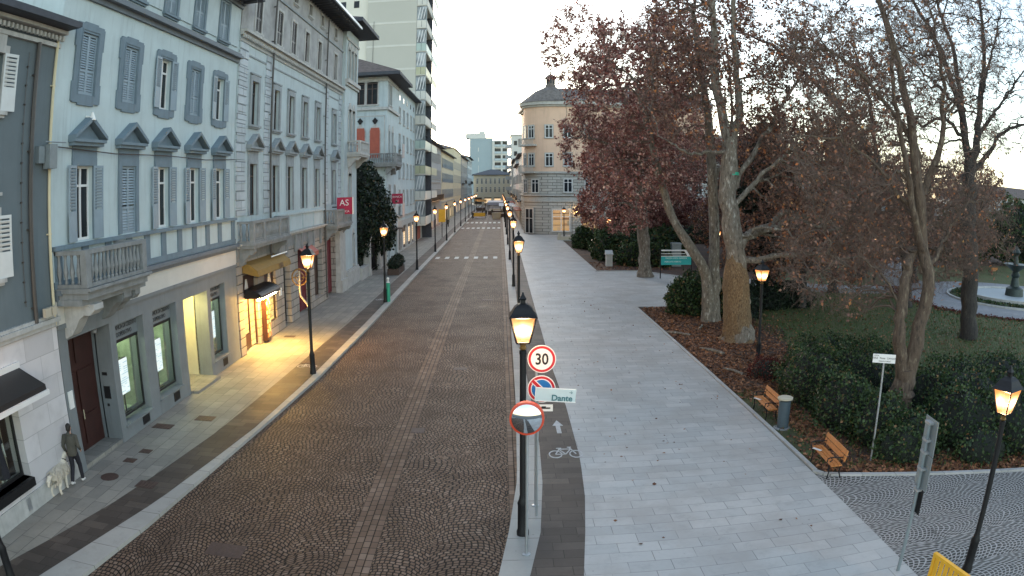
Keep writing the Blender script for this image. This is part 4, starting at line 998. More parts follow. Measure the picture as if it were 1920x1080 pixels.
m = MB(); m.box(-2,8,1.,12,31.85,34.2).box(4.5,7.5,3,8,34.2,35.4); m.build('roof_storey', M['tower_l'], e)
e = simple('pale_flats', 'narrow pale block of flats with side balconies, left of the orange round house', 3.6, 232, 0, 12, 23.5, 16, 'tower_l', [], [], 1, 1, roof='flat', rmat='tower_l', over=.3, cat='tower block')
for k in range(6):
    m = MB(); z = 3+k*3.3; m.box(-1.8,0,.5,4,z,z+.18).box(-1.82,-1.78,.5,4,z+.18,z+1.1).box(-1.78,0,.46,.5,z+.18,z+1.1); m.build('balcony', M['grey_w'], e)
    m = MB(); m.box(.8,1.8,-.04,-.001,z+.8,z+2.2); m.build('window', M['glass'], e)
# right side of the street beyond the round house
for i, (y0, w, h, mt, lab) in enumerate(((140,22,13.5,'r_stone','stone fronted house hung with awnings, just past the orange round house'),(162.5,30,12.2,'pink_w','pinkish house on the right of the street past the stone fronted one'),(193,38,14.5,'grey_w','grey house far down the right of the street'),(262,50,13.,'beige_w','beige house at the far right end of the street'))):
    s_ = simple(['stone_fronted_house','pinkish_house','far_grey_house','far_beige_house'][i], lab, 4.1, y0+w, -90, w, h, 12, mt, [2.5+q*3.6 for q in range(int(w/3.6))], [4.9,8.3], 1.2, 1.8, over=.8, shops=[(4+q*7,5) for q in range(int(w/7))], bal=((2,w-2,4.7),))
    m = MB()
    for q in range(int(w/7)): m.box(1.6+q*7,6.4+q*7,-1.3,-.03,2.95,3.1)
    m.build('awning', M['white' if i % 2 else 'red_sh'], s_)

# ================================================================ orange round-cornered house
rh = thing('orange_round_corner_house', 'orange house with a round corner, domed lantern roof and rustic stone street floors', 'house', (8.3, 121.6, .1))
cr, ry = 4.5, 4.5
def arcwall(name, mat, z0, z1, r=cr, a0=150, a1=290, n=28, extra=0., parent=rh, L=36.):
    m = MB(); pts = [(r*math.cos(R(a0+(270-a0)*i/n)), r*math.sin(R(a0+(270-a0)*i/n))) for i in range(n+1)] + [(L, -r), (L, 12), (-r+.02, 12)]
    m.prism([(x, y) for x, y in pts], 2, z0, z1) if 0 else None
    k = len(pts); m.add([(x,y,z0) for x,y in pts]+[(x,y,z1) for x,y in pts], [(i,(i+1)%k,k+(i+1)%k,k+i) for i in range(k)]+[tuple(range(k,2*k)),tuple(reversed(range(k)))])
    return m.build(name, M[mat], parent)
arcwall('ground_floor_wall', 'r_stone', -.1, 5.4); arcwall('first_floor_wall', 'r_stone', 5.4, 9.8, cr-.06)
arcwall('wall', 'orange', 9.8, 20.8, cr-.1, L=26)
for z, h, p in ((5.1,.22,.14),(5.32,.5,.06),(6.6-.6,.25,.3),(9.55,.3,.22),(20.2,.3,.2),(20.5,.5,.6)): arcwall('string_course', 'r_trim', z, z+h, cr+p, L=36.1 if z < 10 else 26.1)
k = MB(); k.box(20,36,-4.4,10,9.8,16.5); k.build('rear_wing', M['r_stone'], rh)
rf = MB(); rf.lathe([(cr+.75,21.0),(cr+.3,21.35),(2.6,23.1),(.9,23.9),(.9,24.0)], 28).lathe([(.85,23.8),(.85,24.3),(.7,24.35),(.7,25.3),(.95,25.35),(1.,25.5),(.5,25.95),(.12,26.2),(.1,26.6),(.0,26.7)],12)
rf.box(0,26.2,-4.9,9,21.0,21.25); rf.add([(0,-5.,21.25),(26.4,-5.,21.25),(26.4,2.,24.),(0,2.,24.),(0,9,21.25),(26.4,9,21.25)],[(0,1,2,3),(3,2,5,4),(0,3,4),(1,5,2)])
rf.build('roof', M['roof_g'], rh)
m = MB()
for i in range(8): a_ = i*math.pi/4; m.obox((.71*math.cos(a_),.71*math.sin(a_),24.85),(math.cos(a_),math.sin(a_),0),(-math.sin(a_),math.cos(a_),0),(0,0,1),.03,.14,.35)
m.build('lantern_window', M['glass'], rh)
def onarc(ang, r=cr):      # a frame standing on the round corner
    o = link('bay', None, rh, (r*math.cos(R(ang)), r*math.sin(R(ang)), 0), R(ang+90)); return o
for ang in (196, 222, 262):
    for z in (10.7, 15.2):
        B_ = rh; px_, py_ = (cr-.1)*math.cos(R(ang)), (cr-.1)*math.sin(R(ang))
        w = window(rh, px_, z, 1.15, 2.0, 'r_trim', .14, .1, sash='white', depth=-.02, y=py_, glass='glass'); w.rotation_euler = (0,0,R(ang+90))
for x in (2.3,5.6,9.2,12.9,16.5,20,23.5):
    for z in (10.7, 15.2):
        if z < 11 or x < 18: window(rh, x, z, 1.25, 2.1, 'r_trim', .14, .08, sash='white', depth=-.02, y=-cr+.1)
    window(rh, x, 6.6, 1.3, 2.1, 'r_trim', .16, .08, sash='white', depth=-.02, y=-cr+.06)
for x in (27,30.5,34): window(rh, x, 6.6, 1.3, 2.1, 'r_trim', .16, .08, sash='white', depth=-.02, y=-cr+.06)
for ang in (200, 232):
    px_, py_ = (cr-.06)*math.cos(R(ang)), (cr-.06)*math.sin(R(ang))
    w = window(rh, px_, 6.5, 1.3, 2.1, 'r_trim', .14, .1, sash='white', depth=-.02, y=py_); w.rotation_euler = (0,0,R(ang+90))
def curved_balcony(z):
    m = MB(); n = 10; A = [R(188+48*i/n) for i in range(n+1)]
    pi = [(cr*.98*math.cos(a_), cr*.98*math.sin(a_)) for a_ in A]; po = [((cr+.9)*math.cos(a_), (cr+.9)*math.sin(a_)) for a_ in A]
    for i in range(n):
        q = [pi[i],po[i],po[i+1],pi[i+1]]; m.add([(x,y,z) for x,y in q]+[(x,y,z+.25) for x,y in q],[(3,2,1,0),(4,5,6,7),(0,1,5,4),(1,2,6,5),(2,3,7,6),(3,0,4,7)])
        for s_ in (0,.5):
            x = po[i][0]+(po[i+1][0]-po[i][0])*s_; y = po[i][1]+(po[i+1][1]-po[i][1])*s_
            m.tube([(x*.99,y*.99,z+.25),(x*.99,y*.99,z+1.15)],.035,4)
        m.bar((*po[i],z+1.2),(*po[i+1],z+1.2),.1,.08)
    m.build('balcony', M['r_trim'], rh)
curved_balcony(13.9); curved_balcony(9.6)
# ground floor openings
o = MB(); a_ = 216; px_, py_ = cr*math.cos(R(a_)), cr*math.sin(R(a_))
dr = window(rh, px_, .1, 1.9, 3.9, 'r_trim', .22, .1, sash='white', depth=-.03, y=py_, sill=False, bars=1, transom=.6); dr.rotation_euler = (0,0,R(a_+90))
M['lit_pane'] = lit_shelves('warm lit interior', (.9,.5,.2), (.8,.5,.25), .13, 1.2, 1.1)
for x in (1.2, 5.7, 10.6, 15, 19.4, 24, 28.5, 33):
    window(rh, x, .5, 2.7, 3.4, 'r_trim', .26, .1, sash='white', depth=-.03, y=-cr, sill=True, bars=1, transom=.66, glass='lit_pane' if x in (1.2,5.7) else 'glass')
m = MB()
for x in (3.3,3.9,8.,13,17.2,21.7): m.box(x-.28,x+.28,-cr-.16,-cr,-.1,5.3)
m.build('pilaster', M['r_stone'], rh)
m = MB(); m.tube([(3.6,-cr-.17,3.7),(3.6,-cr-.5,3.8)],.03,6).lathe([(.1,3.5),(.17,3.75),(.05,3.95)],8,(3.6,-cr-.5,0)); wl = m.build('wall_lamp', emis('wall lamp glow', (1.,.6,.2), 14.), rh)
# distant pale building far right and dim town behind the park
simple('park_side_house', 'long pale house glimpsed through the branches behind the park', 45, 128, 0, 34, 12, 12, 'grey_w', [2+i*3.6 for i in range(9)], [4.6,8.4], 1.2, 1.8, gmat='stone_g')
simple('distant_white_house', 'white house barely seen between trunks beyond the fountain', 84, 112, -12, 30, 9.5, 12, 'stone_l', [2+i*3.6 for i in range(8)], [4.2,7.0], 1.2, 1.5)
# railing wall in front of the round house
m = MB(); m.box(0,11,0,.3,0,.5); 
for i in range(5): m.box(.1+i*2.6,.45+i*2.6,-.03,.33,0,.95)
for i in range(42): m.box(.3+i*.25,.33+i*.25,.12,.16,.5,.9)
tag(m.build('low_railing_wall', M['beige_w'], None, loc=(8.0,104.8,ZP)), 'low stone wall with iron railing in front of the orange round house', 'wall')
# ---------------------------------------------------------------- street lamps
def lampglass():
    k = Nt('lit lantern glass'); t = k.new('ShaderNodeBsdfTransparent'); e = k.new('ShaderNodeEmission'); gx, gy, gz = k.xyz(k.pos(False)); f = ((gz-.45).abs()*-2.2+1.).max(0.)*((gx-.5).abs()*-1.1+1.); k.l.new(k.ramp(f, [(0.,(1.,.34,.09)),(.5,(1.,.5,.22)),(1.,(1.,.78,.52))]).s, e.inputs[0]); k.l.new((f*f*4.6+.4).s, e.inputs[1])
    mx = k.new('ShaderNodeMixShader'); mx.inputs[0].default_value = .62; k.l.new(t.outputs[0], mx.inputs[1]); k.l.new(e.outputs[0], mx.inputs[2]); k.l.new(mx.outputs[0], k.out.inputs[0]); return k.m
LG = 1.15
M['lampglass'] = lampglass()
M['brass'] = plain('warm cast collar', (.30,.17,.05), .45, .2, 9., metal=.5)
def lamp_proto(h, bulb=45., big=1.):
    """h = height of the middle of the lantern"""
    r = thing('street_lamp', '-', 'street lamp')
    m = MB(); b0 = h-.42
    m.lathe([(.135,0),(.135,.1),(.115,.16),(.11,.75),(.12,.8),(.085,.9),(.068,1.0),(.066,b0-.1),(.075,b0-.09),(.075,b0-.02),(.05,b0)], 12); m.build('pole', M['iron'], r, smooth=True)
    m = MB(); m.lathe([(.05,b0),(.08,b0+.03),(.05,b0+.07),(.10,b0+.14),(.06,b0+.17)],10)
    m.build('collar', M['brass'], r)
    z0, z1, ra, rb = b0+.17, b0+.67, .135, .25
    hd = MB()
    for i in range(4):
        a = math.pi/4+i*math.pi/2
        hd.bar((ra*1.4*math.cos(a),ra*1.4*math.sin(a),z0),(rb*1.4*math.cos(a),rb*1.4*math.sin(a),z1),.028)
    hd.lathe([(rb*1.44,z1),(rb*1.62,z1+.02),(rb*1.3,z1+.09),(rb*.95,z1+.2),(rb*.55,z1+.26),(.07,z1+.28),(.07,z1+.34),(.1,z1+.37),(.05,z1+.43),(.015,z1+.5)], 4, rot=math.pi/4)
    hd.lathe([(ra*1.45,z0-.03),(ra*1.45,z0)],4,rot=math.pi/4); L_ = hd.build('lantern', M['iron'], r)
    g = MB(); s2 = 1.4142
    g.add([(ra*s2*math.cos(math.pi/4+i*math.pi/2)*.97, ra*s2*math.sin(math.pi/4+i*math.pi/2)*.97, z0+.005) for i in range(4)]+[(rb*s2*math.cos(math.pi/4+i*math.pi/2)*.97, rb*s2*math.sin(math.pi/4+i*math.pi/2)*.97, z1-.005) for i in range(4)],
          [(0,1,5,4),(1,2,6,5),(2,3,7,6),(3,0,4,7)])
    g.build('glass', M['lampglass'], L_)
    return r, h
LC = (1.,.56,.27)
def lamplight(x, y, z, w, col=LC):
    l = bpy.data.lights.new('lantern_bulb', 'POINT'); l.energy = w; l.color = col; l.shadow_soft_size = .12
    o = bpy.data.objects.new('lantern_bulb', l); C.objects.link(o); o.location = (x, y, z); return o
S5, _ = lamp_proto(4.65); S4, _ = lamp_proto(4.05)
used = {}
def lamp(pr, h, x, y, lab, grp, w=60., z=ZP, rz=0.):
    if id(pr) not in used: used[id(pr)] = 1; r = pr; r.location = (x,y,z); r.rotation_euler = (0,0,rz); tag(r, lab, 'street lamp', grp)
    else: r = dup(pr, (x,y,z), rz, lab, grp)
    l = lamplight(x, y, z+h, w); return r
ordn = ['nearest','second','third','fourth','fifth','sixth','seventh','eighth','ninth','tenth','eleventh']
gl, gr, gp = 'lit street lamps along the left kerb', 'lit street lamps along the right kerb', 'lit lamps in the park'
lampsL = [(-10.38,10.0),(-7.78,29.4),(-7.6,48.85),(-7.58,68.3),(-7.5,87.1),(-7.45,105.4),(-7.4,124.),(-7.4,143.),(-7.4,162.),(-7.4,181.),(-7.4,200.),(-7.4,219.),(-7.4,238.)]
labsL = ['black lamp post cut by the bottom left corner','lit lamp in front of the red awning, nearest whole one on the left pavement','lit lamp standing by the green litter bin','lit lamp behind which the dark planter stands, left kerb','lit lamp just beyond the dark planter, left kerb','lit lamp in front of the yellow hanging sign','lit lamp at the first far crossing, left kerb','lit lamp right after the first far crossing, left kerb','lit lamp beside the second far crossing, left kerb']
for i, (x, y) in enumerate(lampsL):
    lamp(S5, 4.65, x, y, labsL[i] if i < len(labsL) else 'small lit lamp number %s from the far end of the left kerb row' % ordn[len(lampsL)-i-1].replace('nearest','one'), gl, 105, rz=0.)
lampsR = [(.45,14.9),(.88,35.6),(1.0,56.3),(1.0,77.1),(1.0,97.1),(1.,117.5),(1.,138),(1.,158.),(1.,178),(1.,198),(1.,218),(1.,238)]
labsR = ['largest lit lamp, beside the round mirror at the kerb','second lit lamp, its head right above the nearest one','third lit lamp of the right kerb row, standing clear of the second','lit lamp on the right kerb level with the teal board','lit lamp on the right kerb level with the dark bushes','lit lamp on the right kerb level with the round corner house']
for i, (x, y) in enumerate(lampsR):
    lamp(S5, 4.65, x, y, labsR[i] if i < len(labsR) else 'small lit lamp number %s from the far end of the right kerb row' % ordn[len(lampsR)-i-1].replace('nearest','one'), gr, 105)
lampsP = [(9.74,10.54,'lit lamp on the cobbled forecourt, cut by the right edge',ZP),(11.52,31.1,'lit lamp beside the thick ochre trunk','') ,(11.83,81.2,'lit lamp above the dark laurels near the orange house',''),(18.,60.1,'lit lamp seen between the two pale trunks',''),(17.3,51.,'lit lamp just right of the thick trunk, below red leaves',''),(32.85,57.7,'lit lamp shining through twigs over the garden path',''),(55,78.,'farthest lit lamp beyond the fountain',''),(9.6,113.,'small lit lamp in front of the tall stone windows','')]
for (x, y, lab, z) in lampsP:
    q_ = lamp(S4, 4.05 if y > 11 else 3.8, x, y, lab, gp, 80, z=z or .08, rz=.3)
    if y < 11: q_.scale = (1, 1, .94)
# mirror post, speed-limit post
def post(par, h, r=.03, mat='metal', name='post'):
    m = MB(); m.lathe([(.09,0),(.09,.02),(r,.03),(r,h)],10); return m.build(name, M[mat], par, smooth=True)
def disc(n, r, y0, y1, c=(0,0), mb=None):
    m = mb or MB(); m.prism([(c[0]+r*math.cos(2*math.pi*i/n), c[1]+r*math.sin(2*math.pi*i/n)) for i in range(n)], 1, y0, y1); return m
mr = thing('traffic_mirror', 'round convex traffic mirror with a red rim on a thin post', 'mirror', (.5,13.9,ZP), R(-4))
post(mr, 3.1)
m = MB(); n = 32
for i in range(n):
    a, b_ = 2*math.pi*i/n, 2*math.pi*(i+1)/n; m.add([(math.cos(t)*q, y, math.sin(t)*q+3.12) for t, q, y in ((a,.335,-.16),(b_,.335,-.16),(b_,.295,-.17),(a,.295,-.17),(a,.335,-.06),(b_,.335,-.06))],[(0,1,2,3),(4,5,1,0)])
disc(n,.334,-.06,-.03,(0,3.12),m); m.build('rim', plain('orange red rim', (.62,.07,.03), .4, .1, 5.), mr)
m = MB(); b0 = len(m.v); N_, K_ = 32, 7
for j in range(K_+1):
    q = .297*j/K_
    for i in range(N_): m.v.append((q*math.cos(2*math.pi*i/N_), -.165-.07*(1-(j/K_)**2), 3.12+q*math.sin(2*math.pi*i/N_)))
for j in range(K_):
    for i in range(N_): m.f.append((j*N_+i,(j+1)*N_+i,(j+1)*N_+(i+1)%N_,j*N_+(i+1)%N_)); m.m.append(0)
k = Nt('mirror glass'); k.done((.75,.78,.8), .03, 1.); m.build('mirror_glass', k.m, mr, smooth=True)
sp30 = thing('speed_limit_sign', 'tall post with round 30 sign, no parking sign and a tow plate', 'road sign', (.8,16.5,ZP), R(-3))
post(sp30, 3.95)
def rsign(par, z, inner, mats, r=.3):
    m = MB(); disc(36, r, -.05, -.035, (.12,z), m); o = m.build('sign_disc', M['sign_w'], par)
    m = MB(); disc(36, r-.02, -.056, -.051, (.12,z), m); rg = m.build('red_ring', M['red'], o)
    m = MB(); disc(36, r-.075, -.062, -.057, (.12,z), m); m.build('inner_disc', M[inner], o); return o
X0_ = .12
o = rsign(sp30, 3.67, 'sign_w', None, .32); lettering('30', .36, M['black'], o, (X0_,-.064,3.66), bold=.008, sx=.85)
o = rsign(sp30, 2.97, 'sign_w', None, .32)
m = MB(); disc(36, .225, -.068, -.063, (X0_,2.97), m); m.build('blue_disc', M['sign_b'], o)
m = MB(); m.bar((X0_-.19,-.072,2.97+.19),(X0_+.19,-.072,2.97-.19),.006,.11); m.build('white_bar', M['sign_w'], o)
m = MB(); m.bar((X0_-.2,-.077,2.97+.2),(X0_+.2,-.077,2.97-.2),.006,.07); m.build('red_bar', M['red'], o)
m = MB(); m.box(X0_-.22,X0_+.26,-.05,-.035,2.44,2.6+.0); m.mat(1).box(X0_-.04,X0_+.2,-.055,-.051,2.5,2.535).box(X0_-.0,X0_+.1,-.055,-.051,2.535,2.56).mat(0); m.build('tow_plate', [M['sign_w'], M['black']], sp30)
dn = thing('street_name_sign', 'pale street name sign reading Dante on a short arm across the no parking sign', 'sign', (.80,15.9,ZP), R(5))
m = MB(); m.obox((.38,-.1,3.0),(1,0,-.09),(0,1,0),(.09,0,1),.45,.012,.155); m.build('plate', M['sign_p'], dn)
m = MB()
for s_ in (-1,1): m.obox((.38,-.115,3.0+s_*.146),(1,0,-.09),(0,1,0),(.09,0,1),.45,.004,.008)
m.obox((.38-.442,-.115,3.04),(1,0,-.09),(0,1,0),(.09,0,1),.007,.004,.14); m.build('plate_edge', M['sign_w'], dn)
l_ = lettering('Dante', .19, M['sign_dk'], dn, (.52,-.12,2.92), rot=(R(90),R(5),0), bold=.004); lettering('\u2192', .1, M['sign_dk'], dn, (.72,-.12,3.04), rot=(R(90),R(5),0))
m = MB(); m.tube([(0,0,0),(0,0,2.98)],.028,8).tube([(0,0,2.98),(.4,-.06,2.96)],.02,6); m.build('post', M['metal'], dn)
# street name sign in the hedge
hs_ = thing('park_name_sign', 'white nameplate with three lines of small lettering on a thin pole in the hedge', 'sign', (10.66,17.72,.08), R(-28))
m = MB(); m.lathe([(.03,0),(.03,3.02)],8); m.build('post', M['metal'], hs_)
m = MB(); m.box(-.36,.36,-.03,.0,2.95,3.2); pl = m.build('plate', M['sign_w'], hs_)
for s_, t_, x_, z_ in ((.05,'CITTA',-.25,3.155),(.07,'VIALE   Piazza   CAVOUR',.0,3.085),(.045,'GIARDINI PUBBLICI',.02,3.0)): lettering(t_, s_, M['black'], pl, (x_,-.034,z_), ext=.002)
# big sign seen from behind, lower right
bs = thing('road_sign_seen_from_behind', 'tall grey road sign panel seen edge on from behind, lower right', 'road sign', (8.17,11.3,ZP), R(84))
m = MB(); m.lathe([(.045,0),(.045,3.3)],10); m.build('post', M['metal_g'], bs)
m = MB(); m.box(-.3,.3,-.07,-.055,2.68,3.4); m.build('panel', M['metal_g'], bs); m = MB(); m.box(-.3,.3,-.07,-.055,1.95,2.66); m.build('panel', M['metal_g'], bs)
m = MB(); m.box(-.16,.16,.045,.06,1.45,1.95) if 0 else m.box(-.2,.2,-.07,-.055,1.4,1.93); m.build('panel', M['iron'], bs)
m = MB()
for z in (2.95,3.3,2.35,2.7,1.9): m.box(-.12,.12,-.055,.06,z,z+.05)
m.build('clamp', M['metal'], bs)
# yellow barrier at the bottom right
yb = thing('yellow_barrier', 'yellow plastic barrier with slatted panel at the bottom right corner', 'barrier', (8.25,9.25,ZP), R(-83))
m = MB()
for x in (-.8,.74): m.box(x,x+.07,-.04,.04,.1,1.02)
m.box(-.8,.81,-.045,.045,.98,1.05).box(-.8,.81,-.04,.04,.3,.36); m.build('frame', M['yellow'], yb)
m = MB()
for i in range(9): m.box(-.7+i*.165,-.60+i*.165,-.022,.022,.362,.978)
m.build('slats', M['yellow'], yb); m = MB(); m.box(-.9,-.5,-.2,.2,0,.1).box(.5,.9,-.2,.2,0,.1); m.build('foot', M['yellow'], yb)
# benches
def bench():
    r = thing('park_bench', '-', 'bench'); L_ = 1.72
    s = MB()
    for y in (-.16,-.04,.08): s.box(-L_/2,L_/2,y,y+.1,.42,.455)
    s.build('seat', M['amber'], r)
    s = MB()
    for z in (.56,.72): s.obox((0,.24+(z-.5)*.25,z+.05),(1,0,0),(0,1,-.25),(0,.25,1),L_/2,.018,.068)
    s.build('backrest', M['amber'], r)
    for x in (-.72,.72):
        s = MB(); s.tube([(x,-.2,0),(x,-.16,.2),(x,-.18,.41)],.022,6).tube([(x,.24,0),(x,.17,.2),(x,.2,.45),(x,.34,.88)],.022,6).tube([(x,-.18,.41),(x,.2,.41)],.02,6)
        s.tube([(x,-.2,.41),(x,-.26,.5),(x,-.24,.62),(x,-.14,.64),(x,-.1,.56),(x,-.17,.52)],.018,6).tube([(x,-.14,.64),(x,.26,.62)],.018,6); s.build('side_frame', M['iron'], r)
    return r
b1 = bench(); b1.location = (8.93,17.5,.085); b1.rotation_euler = (0,0,R(-90)+R(-4)); tag(b1, 'amber slatted bench nearest the white kerb corner', 'bench', 'amber benches along the plaza')
dup(b1, (8.92,22.95,.085), R(-90)+R(-2), 'amber slatted bench behind the dark litter bin', 'amber benches along the plaza')
dup(b1, (54,64.,.09), R(200), 'far amber bench beyond the fountain', 'amber benches along the plaza')
for (x, y, lab) in ((8.85,18.0,'white paper lying on the near bench'),(8.8,23.4,'white paper lying on the bench behind the bin')):
    m = MB(); m.obox((x-.02,y,.55),(1,.5,0),(-.5,1,0),(0,0,1),.05,.16,.004); tag(m.build('paper', M['sign_w']), lab, 'paper')
bn = thing('litter_bin', 'dark slate cylindrical litter bin with a yellowish lid beside the farther bench', 'bin', (9.08,21.5,.085))
m = MB(); m.lathe([(.2,.0),(.21,.9),(.19,.92)],20); m.build('body', M['bin'], bn, smooth=True); m = MB(); m.lathe([(.27,.97),(.27,1.02),(.2,1.05)],20).box(-.2,-.16,-.03,.03,.9,.98).box(.16,.2,-.03,.03,.9,.98); m.build('lid', M['beige_w'], bn)
m = MB(); m.lathe([(.3,-.02),(.3,.02)],16,(-.05,-.05,0)); m.build('base', M['stone_g'], bn)
gb = thing('green_litter_bin', 'slim green litter bin with a white top leaning by a lamp post', 'bin', (-7.42,49.1,ZP))
m = MB(); m.lathe([(.13,0),(.13,1.25)],14); m.build('body', M['green'], gb, smooth=True); m = MB(); m.lathe([(.13,1.26),(.1,1.3),(.06,1.34),(.06,1.45),(.1,1.52),(.08,1.6)],12); m.build('top', M['sign_w'], gb)
# bins and board by the laurels
wb = thing('white_bin', 'pale square bin with a sloped top in front of the laurel bushes', 'bin', (10.3,70.6,.08)); m = MB(); m.box(-.3,.3,-.3,.3,0,1.1); m.build('body', M['stone_l'], wb); m = MB(); m.box(-.38,.38,-.36,.36,1.1,1.18).add([(-.36,-.34,1.18),(.36,-.34,1.18),(.36,.34,1.5),(-.36,.34,1.5),(-.36,.34,1.18),(.36,.34,1.18)],[(0,1,2,3),(0,3,4),(1,5,2),(3,2,5,4)]); m.build('lid', M['stone_l'], wb)
tb = thing('turquoise_notice_board', 'turquoise lettered notice board with a pale frame on two dark posts', 'notice board', (14.6,60.9,.08), R(4))
m = MB(); m.box(-1.42,-1.34,-.04,.04,0,2.4).box(1.34,1.42,-.04,.04,0,2.4); m.build('post', M['iron'], tb)
m = MB(); m.box(-1.34,1.34,-.05,-.01,1.15,1.85); bd = m.build('board', M['teal'], tb)
m = MB(); m.box(-1.34,1.34,-.1,.02,2.3,2.4).add([(.7,-.1,2.3),(1.34,-.1,2.3),(1.34,-.1,1.85),(1.0,-.1,1.85)],[(0,1,2,3)]).box(-1.34,.8,-.06,-.0,2.05,2.1).box(-1.34,1.34,-.07,-.045,1.84,1.9); m.build('frame', M['sign_w'], tb)
for t_, x_, z_, s_ in (('PIAZZA UNITA GIARDINI',0,1.7,.17),('MERCATO APERTO',-.3,1.4,.17)): lettering(t_, s_, M['sign_w'], bd, (x_,-.055,z_))
m = MB(); m.box(-.45,.45,-.4,.4,0,2.1).box(-.5,.5,-.45,.45,2.1,2.25); tag(m.build('utility_cabinet', M['metal_g'], None, loc=(16.9,70.6,.08)), 'pale utility cabinet behind the turquoise board', 'cabinet')
# crimson hanging signs of the bank, round gilt sign
def hang(name, label, x, y, z, w, h, mats, lines, rz=0):
    r = thing(name, label, 'sign', (x,y,z), rz)
    m = MB(); m.box(0,w,-.08,.08,0,h); m.build('panel', M[mats], r); m = MB(); m.box(-.5,0,-.02,.02,h*.4,h*.47); m.build('arm', M['iron'], r); m = MB(); m.box(w,w+.05,-.09,.09,-.02,h+.02); m.build('edge', M['sign_w'], r)
    for (t_, s_, zz) in lines: lettering(t_, s_, M['sign_w'], r, (w*.48,-.085,zz))
    return r
hang('crimson_sign', 'crimson projecting sign with white letters above the villa balcony', -11.6,52.6,5.85,1.15,1.2,'crimson',(('AS',.62,.8),('BANCA',.22,.2)))
hang('crimson_sign', 'smaller crimson projecting sign on the gothic villa', -11.6,80.6,5.9,1.2,1.1,'crimson',(('BANCA',.3,.75),('AS',.3,.3)))
gs = thing('round_gilt_sign', 'round gilt shop sign on a curved pole behind the near left lamp', 'sign', (-9.6,34.6,ZP))
m = MB(); m.tube([(.6,-.6,2.05),(.3,-.3,2.3),(.02,0,2.5),(0,0,3.0)],.05,8); m.tube([(0,0,3.0),(0,0,3.7)],.045,8); m.build('pole', M['beige_w'], gs)
m = MB(); n = 24
for i in range(n):
    a, b_ = 2*math.pi*i/n, 2*math.pi*(i+1)/n
    for q0, q1 in ((.36,.42),(.2,.23)): m.add([(math.cos(t)*q, y, 3.4+math.sin(t)*q) for t, q, y in ((a,q1,-.03),(b_,q1,-.03),(b_,q0,-.03),(a,q0,-.03),(a,q1,.03),(b_,q1,.03),(b_,q0,.03),(a,q0,.03))],[(0,1,2,3),(7,6,5,4),(4,5,1,0),(3,2,6,7)])
m.box(-.4,.4,-.015,.015,3.36,3.4); m.build('ring', M['brass'], gs)
m = MB(); m.bar((.6,-.6,2.05),(1.85,-4.9,2.0),.02); tag(m.build('sign_cable', M['pipe'], None), kind='structure') if 0 else None
yh = thing('yellow_hanging_sign', 'yellow tall hanging sign on the left pavement far down', 'sign', (-8.6,112,ZP)); m = MB(); m.box(-.5,.5,-.1,.1,2.3,4.2); m.build('panel', M['yellow'], yh); m = MB(); m.tube([(0,0,0),(0,0,2.3)],.05,8); m.build('post', M['iron'], yh)
# planters / cafe hedge on the left, far
pl_ = thing('planter_box', 'long dark planter box under the clipped dark hedge on the left pavement', 'planter', (-9.2,66.,ZP)); m = MB(); m.box(-.5,.5,-2,2.,0,.55); m.build('box', M['wood_d'], pl_); m = MB(); m.box(-.42,.42,-1.9,1.9,.5,.56); m.build('soil', M['soil'], pl_)
# far market things
fb = thing('yellow_road_barrier', 'yellow barrier board across the far end of the street', 'barrier', (-4.9,181,0)); m = MB(); m.box(-1.4,1.4,-.05,.05,.45,1.3); m.build('board', M['yellow'], fb); m = MB(); m.box(-1.6,-1.5,-.3,.3,0,1.4).box(1.5,1.6,-.3,.3,0,1.4); m.build('leg', M['iron'], fb)
def stall(name, label, x, y, w, d, h, mat, top, loc2=0):
    r = thing(name, label, 'market stall', (x,y,0)); m = MB(); m.box(-w/2,w/2,-d/2,d/2,0,1.0); m.build('counter', M[mat], r)
    m = MB()
    for i in (-1,1):
        for j in (-1,1): m.box(i*w/2-.05,i*w/2+.05,j*d/2-.05,j*d/2+.05,0 if 0 else 1.001,h)
    m.build('posts', M['wood_d'], r).name = 'frame'
    m = MB(); m.add([(-w/2-.3,-d/2-.3,h),(w/2+.3,-d/2-.3,h),(w/2+.3,d/2+.3,h),(-w/2-.3,d/2+.3,h),(-w/2-.3,0,h+.7),(w/2+.3,0,h+.7)],[(0,1,5,4),(2,3,4,5),(0,4,3),(1,2,5),(3,2,1,0)]); m.build('canopy', M[top], r)
stall('market_stall', 'brown roofed market stall in the middle of the far street', -1.2,206,4,3,2.6,'wood_d','wood_r'); stall('market_stall', 'pale roofed market stall behind the brown roofed one', -.6,222,5,3,2.8,'beige_w','white')
stall('market_stall', 'small ochre canopied stall at the far left kerb', -6,240,3,3,2.8,'wood_d','awn_y'); stall('market_stall','white canopied stall at the right kerb of the far street', 1.6,186,3,3,2.8,'wood_d','white')
m = MB(); m.lathe([(.9,0),(1.1,1.5),(1.0,1.5)],14); tag(m.build('round_planter', M['beige_w'], None, loc=(-.8,176,0)), 'pale round planter standing at the far crossing', 'planter')
